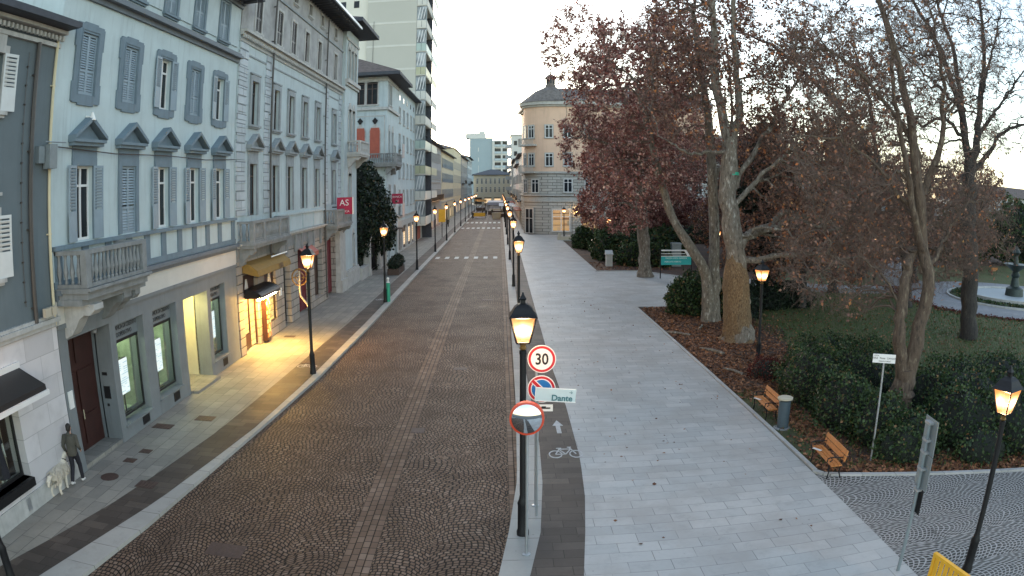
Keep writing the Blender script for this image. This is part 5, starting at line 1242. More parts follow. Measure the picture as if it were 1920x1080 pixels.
# fountain
fo = thing('fountain', 'round stone fountain with a dark bronze pedestal at the right edge of the park', 'fountain', (FX,FY,.08))
m = MB(); m.lathe([(5.0,0),(5.0,.45),(4.65,.45),(4.6,.2),(0,.18)],48); m.build('basin', M['stone_l'], fo, smooth=True)
m = MB(); m.lathe([(4.62,.26),(4.62,.3),(.02,.3)],40); m.build('water', M['water'], fo)
m = MB(); m.lathe([(1.,.2),(.9,.9),(.5,1.1),(.35,1.8),(.5,2.0),(.3,2.3),(.9,2.7),(1.3,2.9),(1.25,2.95),(.3,2.9),(.2,3.6),(.45,3.9),(.1,4.4)],20); m.build('pedestal', M['bronze'], fo, smooth=True)
m = MB(); m.lathe([(6.9,0),(6.9,.16),(6.7,.16),(6.7,0)],48); tag(m.build('flower_bed_edging', M['stone_l'], None, loc=(FX,FY,.08)), 'pale ring edging round the fountain flower bed', 'edging')
m = MB(); m.lathe([(6.6,.02),(6.5,.12),(5.1,.12),(5.05,.02)],48); tag(m.build('ring_soil', M['moss'], None, loc=(FX,FY,.09)), kind='structure').name = 'flower_bed_ground'
# ---------------------------------------------------------------- trees and plants
def nptubes(P, Rr, n):
    """P (N,K,3) paths, Rr (N,K) radii -> verts, quads"""
    N, K = P.shape[:2]; T = np.gradient(P, axis=1); T /= np.linalg.norm(T, axis=2, keepdims=True)+1e-9
    ref = np.zeros_like(T); ref[...,2] = 1; bad = np.abs(T[...,2]) > .9; anyb = bad.any(axis=1); ref[anyb] = (1,0,0)
    e1 = np.cross(T, ref); e1 /= np.linalg.norm(e1, axis=2, keepdims=True)+1e-9; e2 = np.cross(T, e1)
    a = 2*np.pi*np.arange(n)/n
    V = P[:,:,None,:] + (e1[:,:,None,:]*np.cos(a)[None,None,:,None] + e2[:,:,None,:]*np.sin(a)[None,None,:,None])*Rr[:,:,None,None]
    idx = np.arange(N*K*n).reshape(N,K,n)
    A, B_ = idx[:,:-1,:], idx[:,1:,:]
    F_ = np.stack([A, np.roll(A,-1,2), np.roll(B_,-1,2), B_], -1).reshape(-1,4)
    return V.reshape(-1,3), F_
def leafquads(P, s0, s1, r=rng, flat=0., asp=.75):
    n = len(P); d = r.normal(size=(n,3)); d /= np.linalg.norm(d,axis=1,keepdims=True); u = r.normal(size=(n,3))
    if flat: d[:,2] *= (1-flat); d /= np.linalg.norm(d,axis=1,keepdims=True)+1e-9; u[:,2] *= (1-flat)
    u -= d*(u*d).sum(1,keepdims=True); u /= np.linalg.norm(u,axis=1,keepdims=True)+1e-9; w = np.cross(d,u)
    s = r.uniform(s0,s1,(n,1))
    V = np.stack([P-d*s*.5, P+u*s*.5*asp+w*s*.12+d*s*.06, P+d*s*.5, P-u*s*.5*asp+w*s*.12+d*s*.06],1)
    return V.reshape(-1,3), np.arange(n*4).reshape(n,4)
def merge(lst):
    V, F_, Mi, b = [], [], [], 0
    for v_, f_, mi in lst: V.append(v_); F_.append(f_+b); Mi.append(np.full(len(f_), mi)); b += len(v_)
    return np.concatenate(V), np.concatenate(F_), np.concatenate(Mi)
def limbpath(pts, r0, r1, n=12, wig=.06, r=rng):
    pts = np.array(pts, float); t = np.linspace(0, len(pts)-1, n); i = np.minimum(t.astype(int), len(pts)-2); f = (t-i)[:,None]
    pm = np.vstack([2*pts[0]-pts[1], pts, 2*pts[-1]-pts[-2]]); a, b, c, d = pm[i], pm[i+1], pm[i+2], pm[i+3]
    P = .5*((2*b)+(-a+c)*f+(2*a-5*b+4*c-d)*f*f+(-a+3*b-3*c+d)*f**3)
    P[1:-1] += r.normal(size=(n-2,3))*wig; return P, np.linspace(r0, r1, n)
def tree(name, label, base, limbs, crowns, n1=40, n2=350, n3=1800, leaves=8, ls=(.12,.22), bark='bark', twig='twig', leaf='leaf_r', seed=1, group=None, cat='tree', droop=.0, flare=1.5, tr3=.012, zmin=2.2, tb=.35):
    r = np.random.default_rng(seed); base = np.array(base, float)
    root = thing(name, label, cat, tuple(base), 0, group)
    nodes, nrad, ndir = [], [], []; mb = MB()
    for k, (pts, r0, r1) in enumerate(limbs):
        P, Rr = limbpath(pts, r0, r1, 18, .05, r)
        if k == 0: Rr[0] *= flare; Rr[1] *= 1+(flare-1)*.45
        Rr = Rr*(1+r.normal(size=len(Rr))*.05); mb.tube([Vector(p) for p in P], list(Rr), 14)
        T = np.gradient(P, axis=0); T /= np.linalg.norm(T,axis=1,keepdims=True)+1e-9
        Q, RQ = limbpath(pts, r0, r1, 50, 0, r); TQ = np.gradient(Q, axis=0); TQ /= np.linalg.norm(TQ,axis=1,keepdims=True)+1e-9
        st = 12 if k == 0 else 3
        ok = (Q[:,2] > zmin)&(np.arange(50) >= st) if len(limbs) > 1 or True else None
        nodes.append(Q[ok]); nrad.append(RQ[ok]); ndir.append(TQ[ok])
    mb.build('trunk', M[bark], root, smooth=True)
    nodes = np.concatenate(nodes); nrad = np.concatenate(nrad); ndir = np.concatenate(ndir)
    w = np.array([c[6] if len(c) > 6 else c[3]*c[4]*c[5] for c in crowns], float); w /= w.sum(); out = []
    last = None
    for lev, (cnt, K, sd) in enumerate(((n1,9,6),(n2,7,4),(n3,5,3))):
        if not cnt: continue
        ci = r.choice(len(crowns), cnt, p=w); cc = np.array([c[:6] for c in crowns])[ci]
        d = r.normal(size=(cnt,3)); d /= np.linalg.norm(d,axis=1,keepdims=True); q = r.uniform(.35 if lev else .5,1,(cnt,1))**.5
        T = cc[:,:3] + d*q*cc[:,3:6] - base; T[:,2] = np.maximum(T[:,2], 1.6)
        # nearest existing branch
        best = np.empty(cnt, int); dist = np.empty(cnt)
        for s in range(0, cnt, 400):
            D = np.linalg.norm(T[s:s+400,None,:]-nodes[None],axis=2)
            pen = D + np.maximum(0, nodes[None,:,2]-T[s:s+400,None,2])*.35
            best[s:s+400] = pen.argmin(1); dist[s:s+400] = D[np.arange(len(D)), best[s:s+400]]
        mx = (9., 4.2, 2.2)[lev]; A = nodes[best]; dirv = T-A; L = np.linalg.norm(dirv,axis=1,keepdims=True)+1e-6
        sc_ = np.minimum(1, mx/L); Tn = A+dirv*sc_; L = np.minimum(L, mx)
        c1 = A + (ndir[best]*.55 + dirv/np.maximum(1e-6,np.linalg.norm(dirv,axis=1,keepdims=True))*.45)*L*.4; c1[:,2] += .08*L[:,0]
        c2 = Tn - dirv*sc_*.25; c2 += r.normal(size=c2.shape)*.1*L; c2[:,2] += (.1+droop)*L[:,0]
        Tn = Tn.copy(); Tn[:,2] -= droop*L[:,0]*.8
        t = np.linspace(0,1,K)[None,:,None]
        P = (1-t)**3*A[:,None]+3*(1-t)**2*t*c1[:,None]+3*(1-t)*t*t*c2[:,None]+t**3*Tn[:,None]
        P[:,1:-1] += r.normal(size=P[:,1:-1].shape)*.035*L[:,None]
        r0 = np.minimum(nrad[best]*.6, (.028,.018,.010)[lev]*L[:,0]+(.03,.012,.006)[lev]); r1 = np.maximum(r0*.25, (.018,.010,tr3*.55)[lev])
        r0 = np.maximum(r0, (.03,.016,tr3)[lev]); tt = np.linspace(0,1,K)[None]
        Rr = r0[:,None]*(1-tt)+r1[:,None]*tt
        out.append((*nptubes(P, Rr, sd), 0 if lev < 1 else 1))
        TT = np.gradient(P,axis=1); TT /= np.linalg.norm(TT,axis=2,keepdims=True)+1e-9
        if lev < 2:
            nodes = np.concatenate([nodes, P[:,2:].reshape(-1,3)]); nrad = np.concatenate([nrad, Rr[:,2:].reshape(-1)]); ndir = np.concatenate([ndir, TT[:,2:].reshape(-1,3)])
        last = P
    # side twiglets and leaves on the finest branches
    N = len(last); k = 3
    ti = r.uniform(.25,.98,(N,k)); i0 = np.minimum((ti*(last.shape[1]-1)).astype(int), last.shape[1]-2); f = (ti*(last.shape[1]-1)-i0)[...,None]
    A = last[np.arange(N)[:,None], i0]*(1-f)+last[np.arange(N)[:,None], i0+1]*f; A = A.reshape(-1,3)
    d = r.normal(size=A.shape); d[:,2] += .25-droop*3; d /= np.linalg.norm(d,axis=1,keepdims=True); ln = r.uniform(.3,1.,(len(A),1))*tb*2
    P = np.stack([A, A+d*ln*.5+r.normal(size=A.shape)*.04, A+d*ln],1); out.append((*nptubes(P, np.tile(np.array([tr3*.6,tr3*.5,tr3*.35]),(len(A),1)), 3), 1))
    if leaves:
        n = int(N*leaves); hot = r.random(len(A))**2.2+.02; pick = r.choice(len(A), n, p=hot/hot.sum()); u = r.uniform(0.1,1.1,(n,1)); LP = A[pick]+d[pick]*ln[pick]*u + r.normal(size=(n,3))*.09
        out.append((*leafquads(LP, ls[0], ls[1], r), 2))
    V, F_, Mi = merge(out); me = npmesh('crown', V, F_, [M[bark], M[twig], M[leaf]], Mi); link('crown', me, root); return root

PT = 'bare and brown leaved plane trees of the park'
tree('plane_tree', 'thick plane tree with ochre trunk base and pale upper trunk ringed by a green band', (11.95,35.5,0),
     [([(0,0,0),(-.15,0,2.2),(-.35,0,4.5),(-.65,0,7),(-.6,0,10.2)],.62,.42), ([(-.6,0,9.6),(-1.05,.1,12),(-1.2,.2,14.5),(-1.1,.4,18),(-1.3,.5,21)],.3,.1), ([(-.55,0,10),(.0,0,11.8),(-.05,.3,14.5),(.1,.2,18),(.6,.4,21)],.24,.08),
      ([(-.6,0,6.5),(.8,-.3,8.2),(2.,-.8,9.4),(3.6,-1.2,10.6),(5.2,-1.5,10.8)],.14,.05), ([(-.6,0,9.3),(-1.6,-.2,9.5),(-2.8,-.4,9.3),(-4,-.5,9.9)],.11,.04), ([(-.6,0,7.5),(1.,.4,9.8),(3,.8,12.5),(4.8,1,15.5)],.16,.05)],
     [(12,36,16.5,5,4,5.5),(9.8,36,12.5,3.2,3.4,3.5),(16.6,35.5,12.5,4.6,3.8,4.2,150),(18.5,36,15.5,3.6,3,3.,40),(16.,35,8.6,3.6,3.2,2.6),(12,35.5,21,4.5,4,3),(17.6,34.5,6.6,4.6,3.6,3.0,75),(19,34,10.,3.6,3.2,2.6)], 56, 680, 5400, 4.6, (.12,.22), seed=3, leaf='leaf_b', tr3=.011)
# ochre shaggy lower trunk and green band are parts of it
pt_ = bpy.data.objects['plane_tree']
from mathutils import noise as mn
m = MB(); n = 44
def rad(z): return interp([(0,1.02),(.3,.86),(.9,.74),(2.,.69),(2.9,.70),(3.4,.66),(3.9,.54),(4.5,.40)], z)
m.lathe([(rad(z/8), z/8-.05) for z in range(0,37)], n)
for i, v_ in enumerate(m.v):
    a = math.atan2(v_[1], v_[0]); c_, s_ = math.cos(a), math.sin(a)
    q = 1+.10*mn.noise(Vector((c_*2.2,s_*2.2,v_[2]*.6)))+.09*mn.noise(Vector((c_*7,s_*7,v_[2]*2.)))+.05*mn.noise(Vector((c_*16,s_*16,v_[2]*6)))+max(0,.45-v_[2])*.35*math.sin(a*5+1)
    m.v[i] = (v_[0]*q-.075*v_[2], v_[1]*q, v_[2])
m.build('lower_trunk', M['bark_o'], pt_, smooth=True)
m = MB(); m.lathe([(.47,8.35),(.47,8.5)],16,(-.64,0,0)); m.build('green_band', M['green'], pt_)
tree('plane_tree', 'twin stemmed plane tree, one stem leaning left, the other straight and olive', (12.1,41.,0),
     [([(.1,.1,0),(.1,.2,1.5),(.2,.3,3.2),(.05,.4,6.3),(-.1,.4,10.8),(-.4,.4,14),(-.8,.4,18)],.42,.16), ([(-.35,-.1,0),(-.35,-.1,1.6),(-.5,-.1,2.7),(-1.4,-.1,4.2),(-2.4,-.1,5.7),(-3.0,-.1,7.3),(-3.9,-.1,11),(-4.6,-.1,13.6)],.38,.14), ([(-3.9,-.1,10.8),(-3.6,.2,13),(-3.3,.3,15.5)],.15,.06), ([(0,.4,8),(1,.5,10),(1.4,.6,13),(1.2,.6,17)],.15,.05)],
     [(8.2,41,14,3.4,3.2,4.),(12,41.5,17.5,3.6,3.3,4.),(7.5,41,9,2.6,2.5,2.2)], 28, 260, 1500, 7, (.14,.25), bark='bark', seed=5, flare=1.25)
tree('plane_tree', 'big red brown leaved tree whose crown hangs over the plaza, beyond the twin stems', (12.2,62,0),
     [([(0,0,0),(-.2,0,3),(-.5,0,7),(-.7,0,12.5)],.55,.36), ([(-.7,0,12),(-1.6,0,14.5),(-2.8,0,18),(-3.8,0,22)],.27,.08), ([(-.7,0,12),(-.3,0,14.8),(.6,0,18.5),(1.2,.2,23)],.25,.08), ([(-.6,0,9),(-2.2,-.5,10.5),(-4.2,-1,11.5),(-6.2,-1.3,11.6)],.18,.05), ([(-.5,0,7.5),(1.5,-.5,9.5),(3.8,-.8,11)],.16,.05), ([(-.4,0,5.5),(-2,-.8,6.3),(-3.6,-1.2,6.2)],.12,.04)],
     [(10.6,62,15,5.3,4.6,7.2),(6.6,61,19.2,3.3,3.2,4.2),(7.7,61,11.2,3.3,3.,3.6),(9.6,60,6.6,3.2,2.8,3.2),(14.2,62,12,4.2,3.8,6.5),(15,62,20,4.2,4,4.)], 56, 760, 5000, 8, (.15,.28), bark='bark', seed=8, group=None)
tree('forked_plane_tree', 'forked plane tree rising out of the near hedge behind the white nameplate', (13.35,20.6,0),
     [([(0,0,0),(-.02,0,.9),(.02,0,2.0)],.46,.40), ([(.0,0,1.6),(-.35,0,2.8),(-.4,0,3.8),(-.15,.1,5.2),(.1,.2,6.)],.26,.17), ([(.12,0,1.7),(.4,-.1,3.2),(.62,-.1,4.6),(.5,0,6.2),(.15,0,8.2),(-.1,0,10.5),(-.5,.1,12.5),(-1.1,.2,15)],.31,.1), ([(.5,0,5.9),(-.4,-.2,8.),(-.9,-.4,10.5),(-1.1,-.6,13.5)],.15,.05), ([(.25,0,7.6),(1.2,.1,9.3),(1.8,.3,11.8),(1.7,.5,14.5)],.15,.05),
      ([(.2,0,7.),(-1.4,.3,8.6),(-3.,.4,9.4),(-4.6,.4,9.3)],.08,.025), ([(.55,0,5.2),(1.5,.5,5.9),(2.3,.9,6.6),(3.4,1.2,7.6),(4.6,1.5,7.8)],.1,.03), ([(.3,0,9),(-1.2,.3,11),(-2.8,.5,12.2),(-4.2,.6,12.2)],.09,.03), ([(-.3,0,4),(-1.5,.3,5.4),(-2.8,.6,5.6),(-3.8,.8,4.6)],.055,.02), ([(.4,0,5.2),(.6,1.2,7.),(1.6,2.6,8.),(3.2,3.6,7.2),(4.6,4.,5.8)],.06,.02), ([(.2,0,6.8),(-.6,1.2,8.),(-1.,2.4,7.6),(-1.4,3.4,6.)],.05,.02)],
     [(12.2,21,12.5,3.6,3,3.2,60),(15.5,21.5,13.5,3.2,2.6,2.6,34),(10.6,21,9.,2.4,2.4,2.2),(15.4,21.3,9.5,3.,2.6,2.8),(11.4,22.4,5.6,2.8,2.4,2.1,26),(16,22,6.4,2.4,2.2,1.4),(15.2,23.4,6.2,3.6,2.8,2.4,34),(18.6,24,6.6,3.,2.8,2.2,22),(13.4,23.6,8.6,3.6,2.6,1.8,22)], 50, 640, 6200, .7, (.09,.17), bark='bark_b', leaf='leaf_b', seed=12, flare=1.2, tr3=.0075, tb=.3, droop=.09)
tree('dark_bare_tree', 'nearly bare dark trunked tree whose stems fan out against the sky, before the fountain', (26.3,33.2,0),
     [([(0,0,0),(-.2,0,3.5),(-.6,0,7.2),(-.5,0,9.2)],.56,.5), ([(-.5,0,9),(-.7,0,11.5),(-1.4,0,14),(-2.4,0,16.5),(-4.4,0,19.5)],.3,.09), ([(-.45,0,9.),(.1,0,11),(.5,0,12.5),(1.0,0,14.4),(1.5,0,17),(1.9,0,21)],.3,.09), ([(-.5,0,9.3),(-.6,.2,12),(-.8,.2,15),(-1.4,.3,18),(-2,.3,21)],.22,.07), ([(.3,0,11.6),(1.8,0,13),(3.2,.1,14.2),(5.8,.1,16.6)],.14,.05), ([(.0,0,9.6),(1.2,0,10.6),(2.6,0,12.),(5,0,12.8),(7,.1,13.)],.17,.05), ([(1.1,0,14.2),(1.6,0,15.5),(3.,.1,18),(4.,.2,20)],.11,.04), ([(-1.,0,13),(-3,0,14.2),(-5,0,15.4)],.1,.04)],
     [(26,33.5,17.5,5.5,4,3.6),(30.5,33.5,13.5,4,3.2,3.),(22.5,33.5,14.5,3.6,3.2,3.4),(25.5,33.5,12,3.4,3,2.5),(30,33.5,19,3.5,3,3)], 54, 560, 4200, .12, (.12,.2), bark='bark_d', twig='twig_d', leaf='leaf_b', seed=14, flare=1.1, tr3=.010)
tree('leaning_dark_tree', 'dark tree with arching stems leaning left against the sky, behind the forked trunk', (28.5,44.5,0),
     [([(0,0,0),(-.4,0,3),(-1.3,0,6.2),(-2.8,0,9.3)],.4,.28), ([(-2.8,0,9.2),(-5.3,0,12.7),(-7.2,0,14.4),(-11,0,17.2),(-14,0,18.)],.24,.05), ([(-1.8,0,7.4),(-3.4,.3,9.6),(-6.5,.5,11.4),(-10,.6,11.6)],.17,.04), ([(-2.8,0,9.2),(-3.3,0,12.),(-3.6,0,14.8),(-4.8,0,19.)],.2,.05), ([(-4.6,0,12),(-7.5,0,15.5),(-9.2,0,18.6)],.12,.04)],
     [(21,44.5,15.5,5.2,3.4,3.6),(25,44.5,16.5,4,3.4,3.6),(19.5,45,12,4,3,2.2),(24.5,45,11.5,3.4,3,2.2)], 40, 380, 2200, .12, (.13,.22), bark='bark_d', twig='twig_d', leaf='leaf_b', seed=41, flare=1.2, tr3=.009)
def generic(seed, h, spread, dens, leaves, bark='bark_d', leaf='leaf_b', base=(0,0,0), name='park_tree', label='-', group=None, tr3=.014, low=.3, ls=(.16,.28), n3=1300):
    r = np.random.default_rng(seed); lm = [([(0,0,0),(r.normal()*.2,r.normal()*.2,h*.25),(r.normal()*.4,r.normal()*.4,h*.5)],h*.028,h*.018)]
    for i in range(5):
        a = 2*math.pi*(i+r.uniform(0,.6))/5; s = spread*r.uniform(.6,1.); z = h*r.uniform(.26,.5)
        lm.append(([(0,0,z),(math.cos(a)*s*.3,math.sin(a)*s*.3,z+h*.14),(math.cos(a)*s*.55,math.sin(a)*s*.55,z+h*.3),(math.cos(a)*s*.8,math.sin(a)*s*.8,z+h*.42)],h*.011,h*.004))
    b = Vector(base); cr_ = [(b.x,b.y,h*.72,spread*.9,spread*.9,h*.28),(b.x+spread*.35,b.y-spread*.2,h*(low+.18),spread*.7,spread*.7,h*.2),(b.x-spread*.4,b.y,h*(low+.2),spread*.7,spread*.7,h*.2)]
    return tree(name, label, base, lm, cr_, 26, 200, n3, leaves, ls, bark, 'twig_d', leaf, seed, group, tr3=tr3, zmin=h*.18)
g1 = generic(21, 13.5, 5.6, 1, 6, 'bark_d', 'leaf_b', (19.6,45,0), label='brown leaved tree just right of the thick ochre trunk', low=.12, n3=2100)
g2 = generic(22, 12.5, 5., 1, 4, 'bark_d', 'leaf_b', (25.6,52,0), label='twiggy brown tree above the garden path, left of the forked trunk', low=.14, n3=1700)
BG = 'brown twiggy trees in the back of the park'
dup(g2, (37.5,57.5,0), 4.4, 'twiggy tree between the forked trunk and the fountain rim', BG)
dup(g2, (33,61,0), 1.2, 'twiggy brown tree seen beside the dark bare trunk, over the path', BG)
dup(g1, (22.5,70,0), 2.2, 'brown tree behind the turquoise board, right of the pale cabinet', BG)
dup(g2, (42,66,0), 2.9, 'twiggy tree standing behind the left rim of the fountain', BG)
dup(g1, (55,70,0), 4.1, 'brown tree behind the fountain pedestal', BG)
dup(g2, (30,84,0), .5, 'brown tree far back between the thick trunk and forked trunk', BG)
dup(g1, (48,90,0), 5.1, 'brown tree far back over the fountain path', BG)
dup(g2, (66,84,0), 3.6, 'rightmost brown tree in the far back of the park', BG)
g3 = generic(33, 15, 5.2, 1, 12, 'bark_d', 'leaf_r', (13.8,84,0), label='red brown tree behind the dark laurels, in front of the stone house', low=.16, name='park_tree', n3=2100, ls=(.2,.34))
dup(g3, (20.8,92,0), 1.9, 'red brown tree whose dark trunk stands before the rustic stone front', 'red brown trees before the stone house')
dup(g3, (27,78,0), 3.4, 'red brown tree right behind the leaning twin stem', 'red brown trees before the stone house')
g3['group'] = 'red brown trees before the stone house'
for o in (g1, g2): o['group'] = BG

def blobs(name, label, bl, leaf, n, ls, core='core', cat='bush', kind=None, asp=.75, parts=True, seed=2, loc=None):
    r = np.random.default_rng(seed); bl = np.array(bl, float); ar = (bl[:,3]*bl[:,4]+bl[:,4]*bl[:,5]+bl[:,3]*bl[:,5]); ci = r.choice(len(bl), int(n*1.5), p=ar/ar.sum()); c = bl[ci]
    d = r.normal(size=(len(c),3)); d /= np.linalg.norm(d,axis=1,keepdims=True); q = 1+r.normal(size=(len(c),1))*.045 - np.abs(r.normal(size=(len(c),1)))*.07 + (r.random((len(c),1)) < .05)*np.abs(r.normal(size=(len(c),1)))*.13
    bump = 1+.13*np.sin(d[:,0:1]*7+c[:,0:1]*3)*np.sin(d[:,1:2]*6+c[:,1:2])+.09*np.sin(d[:,2:3]*9+c[:,2:3]*5+d[:,0:1]*4)
    P = c[:,:3]+d*q*bump*c[:,3:6]; P = P[P[:,2] > .06]
    ins = np.zeros(len(P), bool)
    for b in bl: ins |= (((P-b[:3])/(b[3:6]*.8))**2).sum(1) < 1
    P = P[~ins][:n]
    org = np.array([bl[:,0].mean(), bl[:,1].mean(), 0.]); root = thing(name, label, cat, tuple(org))
    V, F_ = leafquads(P-org, ls[0], ls[1], r, asp=asp); link('foliage', npmesh('foliage', V, F_, [M[leaf]]), root)
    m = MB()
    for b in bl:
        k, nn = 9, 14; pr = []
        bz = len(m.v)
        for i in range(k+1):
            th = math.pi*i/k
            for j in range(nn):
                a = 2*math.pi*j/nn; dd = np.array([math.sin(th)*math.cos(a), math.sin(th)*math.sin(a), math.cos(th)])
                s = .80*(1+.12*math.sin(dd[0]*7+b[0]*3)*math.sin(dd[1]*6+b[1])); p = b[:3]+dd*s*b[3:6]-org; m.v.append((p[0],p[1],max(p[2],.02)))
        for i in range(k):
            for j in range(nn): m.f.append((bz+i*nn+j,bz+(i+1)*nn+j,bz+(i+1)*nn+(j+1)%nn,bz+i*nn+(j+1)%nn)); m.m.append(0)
    m.build('dark_core', M[core], root)  # solid dark core, added inside so the foliage is not see-through
    return root
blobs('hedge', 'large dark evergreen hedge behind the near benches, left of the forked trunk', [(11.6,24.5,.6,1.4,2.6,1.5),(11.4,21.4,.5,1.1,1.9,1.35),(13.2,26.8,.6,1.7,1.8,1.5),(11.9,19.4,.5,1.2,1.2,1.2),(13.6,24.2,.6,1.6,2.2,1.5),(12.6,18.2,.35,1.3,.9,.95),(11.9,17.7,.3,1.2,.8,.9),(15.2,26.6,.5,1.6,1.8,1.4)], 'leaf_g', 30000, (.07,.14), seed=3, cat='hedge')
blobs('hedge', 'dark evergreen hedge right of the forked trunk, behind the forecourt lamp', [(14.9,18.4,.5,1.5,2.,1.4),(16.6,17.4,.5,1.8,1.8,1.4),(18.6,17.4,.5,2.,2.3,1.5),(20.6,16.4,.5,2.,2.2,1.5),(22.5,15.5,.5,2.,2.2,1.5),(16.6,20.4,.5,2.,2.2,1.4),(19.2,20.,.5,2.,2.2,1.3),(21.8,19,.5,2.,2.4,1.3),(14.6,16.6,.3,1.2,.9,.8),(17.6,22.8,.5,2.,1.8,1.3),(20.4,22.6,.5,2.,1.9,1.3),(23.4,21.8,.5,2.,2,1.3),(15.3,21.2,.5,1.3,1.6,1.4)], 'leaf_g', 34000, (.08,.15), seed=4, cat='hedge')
blobs('laurel_bush', 'rounded dark laurel under the leaning twin stems, its left side over the side path', [(11.3,43.6,.9,1.15,1.2,1.6),(12.4,43.4,.9,1.2,1.3,1.5),(10.7,43.6,.9,.8,.8,1.2),(13.4,42.8,.7,1.2,1.2,1.5)], 'leaf_g', 9000, (.14,.26), seed=5, asp=.45)
blobs('laurel_bush', 'big dark laurel clump behind the white bin at the plaza edge', [(11.4,78,.8,1.9,3,2.6),(13.6,76,.8,2.4,2.6,2.8),(15.6,74.5,.8,2.2,2.4,2.6),(13,71.6,.5,1.9,1.6,1.9),(17.4,77,.8,2.4,2.4,2.6),(15.2,70.6,.5,1.4,1.5,1.8)], 'leaf_g', 17000, (.2,.34), seed=6)
blobs('laurel_bush', 'small dark laurel at the far left end of the planting bed', [(10.2,92,.6,1.3,2.4,2.1),(11.6,89.5,.6,1.4,2.,1.9)], 'leaf_g', 6000, (.2,.34), seed=7)
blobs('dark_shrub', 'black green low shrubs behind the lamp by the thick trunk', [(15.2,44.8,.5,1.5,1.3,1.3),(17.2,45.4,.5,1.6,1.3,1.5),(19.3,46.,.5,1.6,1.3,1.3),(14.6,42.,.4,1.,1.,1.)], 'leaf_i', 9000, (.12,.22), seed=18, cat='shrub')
blobs('red_shrub', 'low red twigged shrub at the foot of the lamp by the thick trunk', [(10.9,28.2,.2,.9,.9,.65),(11.6,27.6,.2,.7,.7,.6)], 'leaf_y', 2600, (.05,.1), core='core', seed=8, cat='shrub')
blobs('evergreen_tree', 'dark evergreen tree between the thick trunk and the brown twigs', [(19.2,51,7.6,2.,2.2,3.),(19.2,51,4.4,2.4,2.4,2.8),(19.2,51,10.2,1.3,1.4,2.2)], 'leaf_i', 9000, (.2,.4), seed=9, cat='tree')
blobs('distant_evergreen', 'broad dark evergreen in the distance at the right end of the park', [(70,76,4,7,4,5),(80,78,4,7,4,5),(61,80,3,6,4,4.2)], 'leaf_g', 9000, (.35,.6), seed=10, cat='tree')
blobs('distant_evergreen', 'dark rounded evergreen far behind the fountain path', [(40,96,3.5,6,3.5,4.4),(49,97,3.,6,3.5,4)], 'leaf_g', 8000, (.35,.6), seed=12, cat='tree')
blobs('long_low_hedge', 'long dark hedge closing the back of the park before the houses', [(22+i*5.2,101,1.0,3.4,1.6,2.2) for i in range(16)], 'leaf_g', 15000, (.25,.45), seed=13, cat='hedge')
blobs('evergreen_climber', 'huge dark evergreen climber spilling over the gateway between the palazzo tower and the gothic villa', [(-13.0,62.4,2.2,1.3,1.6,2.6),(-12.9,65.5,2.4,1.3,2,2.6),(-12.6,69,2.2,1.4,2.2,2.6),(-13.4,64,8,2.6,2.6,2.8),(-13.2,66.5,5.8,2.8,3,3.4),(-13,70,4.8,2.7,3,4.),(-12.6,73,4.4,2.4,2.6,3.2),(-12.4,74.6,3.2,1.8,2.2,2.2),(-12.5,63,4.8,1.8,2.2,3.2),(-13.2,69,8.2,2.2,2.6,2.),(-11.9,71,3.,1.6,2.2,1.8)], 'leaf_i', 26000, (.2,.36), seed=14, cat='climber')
blobs('clipped_dark_hedge', 'low dark hedge growing in the long planter on the left pavement', [(-9.2,64.6,1.0,.55,.8,.55),(-9.2,65.6,1.05,.55,.8,.5),(-9.2,66.7,1.1,.55,.8,.55),(-9.2,67.5,1.05,.5,.7,.5)], 'leaf_i', 3000, (.08,.15), seed=15, cat='hedge')
# ring of low flowers in the fountain bed, grass, fallen leaves
def scatter(name, n, fn, z, mat, ls, flat, kind='stuff', asp=.75):
    P = []
    while len(P) < n:
        p = fn()
        if p: P.append((p[0], p[1], z+rnd.uniform(0,.03)))
    V, F_ = leafquads(np.array(P), ls[0], ls[1], rng, flat=flat, asp=asp); return tag(link(name, npmesh(name, V, F_, [M[mat]])), kind=kind)
def inlawn():
    x = rnd.uniform(8.8, 46); y = rnd.uniform(15, 54)
    if y < 17.6-.38*(x-8.5) or (x < 15 and y > 45.5) or math.hypot(x-FX, y-FY) < 12: return None
    return (x, y)
M['blade'] = leafmat('grass blades', [(0,(.03,.06,.015)),(.6,(.055,.10,.025)),(1,(.12,.13,.05))], .6, .1)
def blades():
    P = []
    while len(P) < 42000:
        p = inlawn()
        if p and not (p[0] < 14.2 and 26 < p[1]): P.append((p[0], p[1], .10))
    P = np.array(P); n = len(P); d = rng.normal(size=(n,3))*.35; d[:,2] = 1; u = rng.normal(size=(n,3)); u[:,2] = 0; u /= np.linalg.norm(u,axis=1,keepdims=True); h = rng.uniform(.05,.13,(n,1))
    V = np.stack([P-u*.018-[0,0,.04], P+u*.018-[0,0,.04], P+d*h+u*.004, P+d*h-u*.004],1).reshape(-1,3)
    return tag(link('grass', npmesh('grass', V, np.arange(n*4).reshape(n,4), [M['blade']])), kind='stuff')
blades()
def inbed():
    k = rnd.random()
    if k < .62:
        x = 8.7+abs(rnd.gauss(0,3.2)); y = rnd.uniform(25, 46)
        return (x, y) if x < 18 else None
    if k < .82: x = rnd.uniform(8.8, 24); y = 17.3-.37*(x-8.8)+abs(rnd.gauss(0,.8))+.1; return (x, y)
    if k < .92: x = 9.9+rnd.gauss(0,.35); return (x, rnd.uniform(18.8, 25)) if x > 8.7 else None
    return (rnd.uniform(8.8,16), rnd.uniform(67,74))
scatter('fallen_leaves', 15000, inbed, .085, 'litter', (.09,.2), .75)
scatter('fallen_leaves', 9000, lambda: inlawn(), .1, 'litter', (.09,.18), .7)
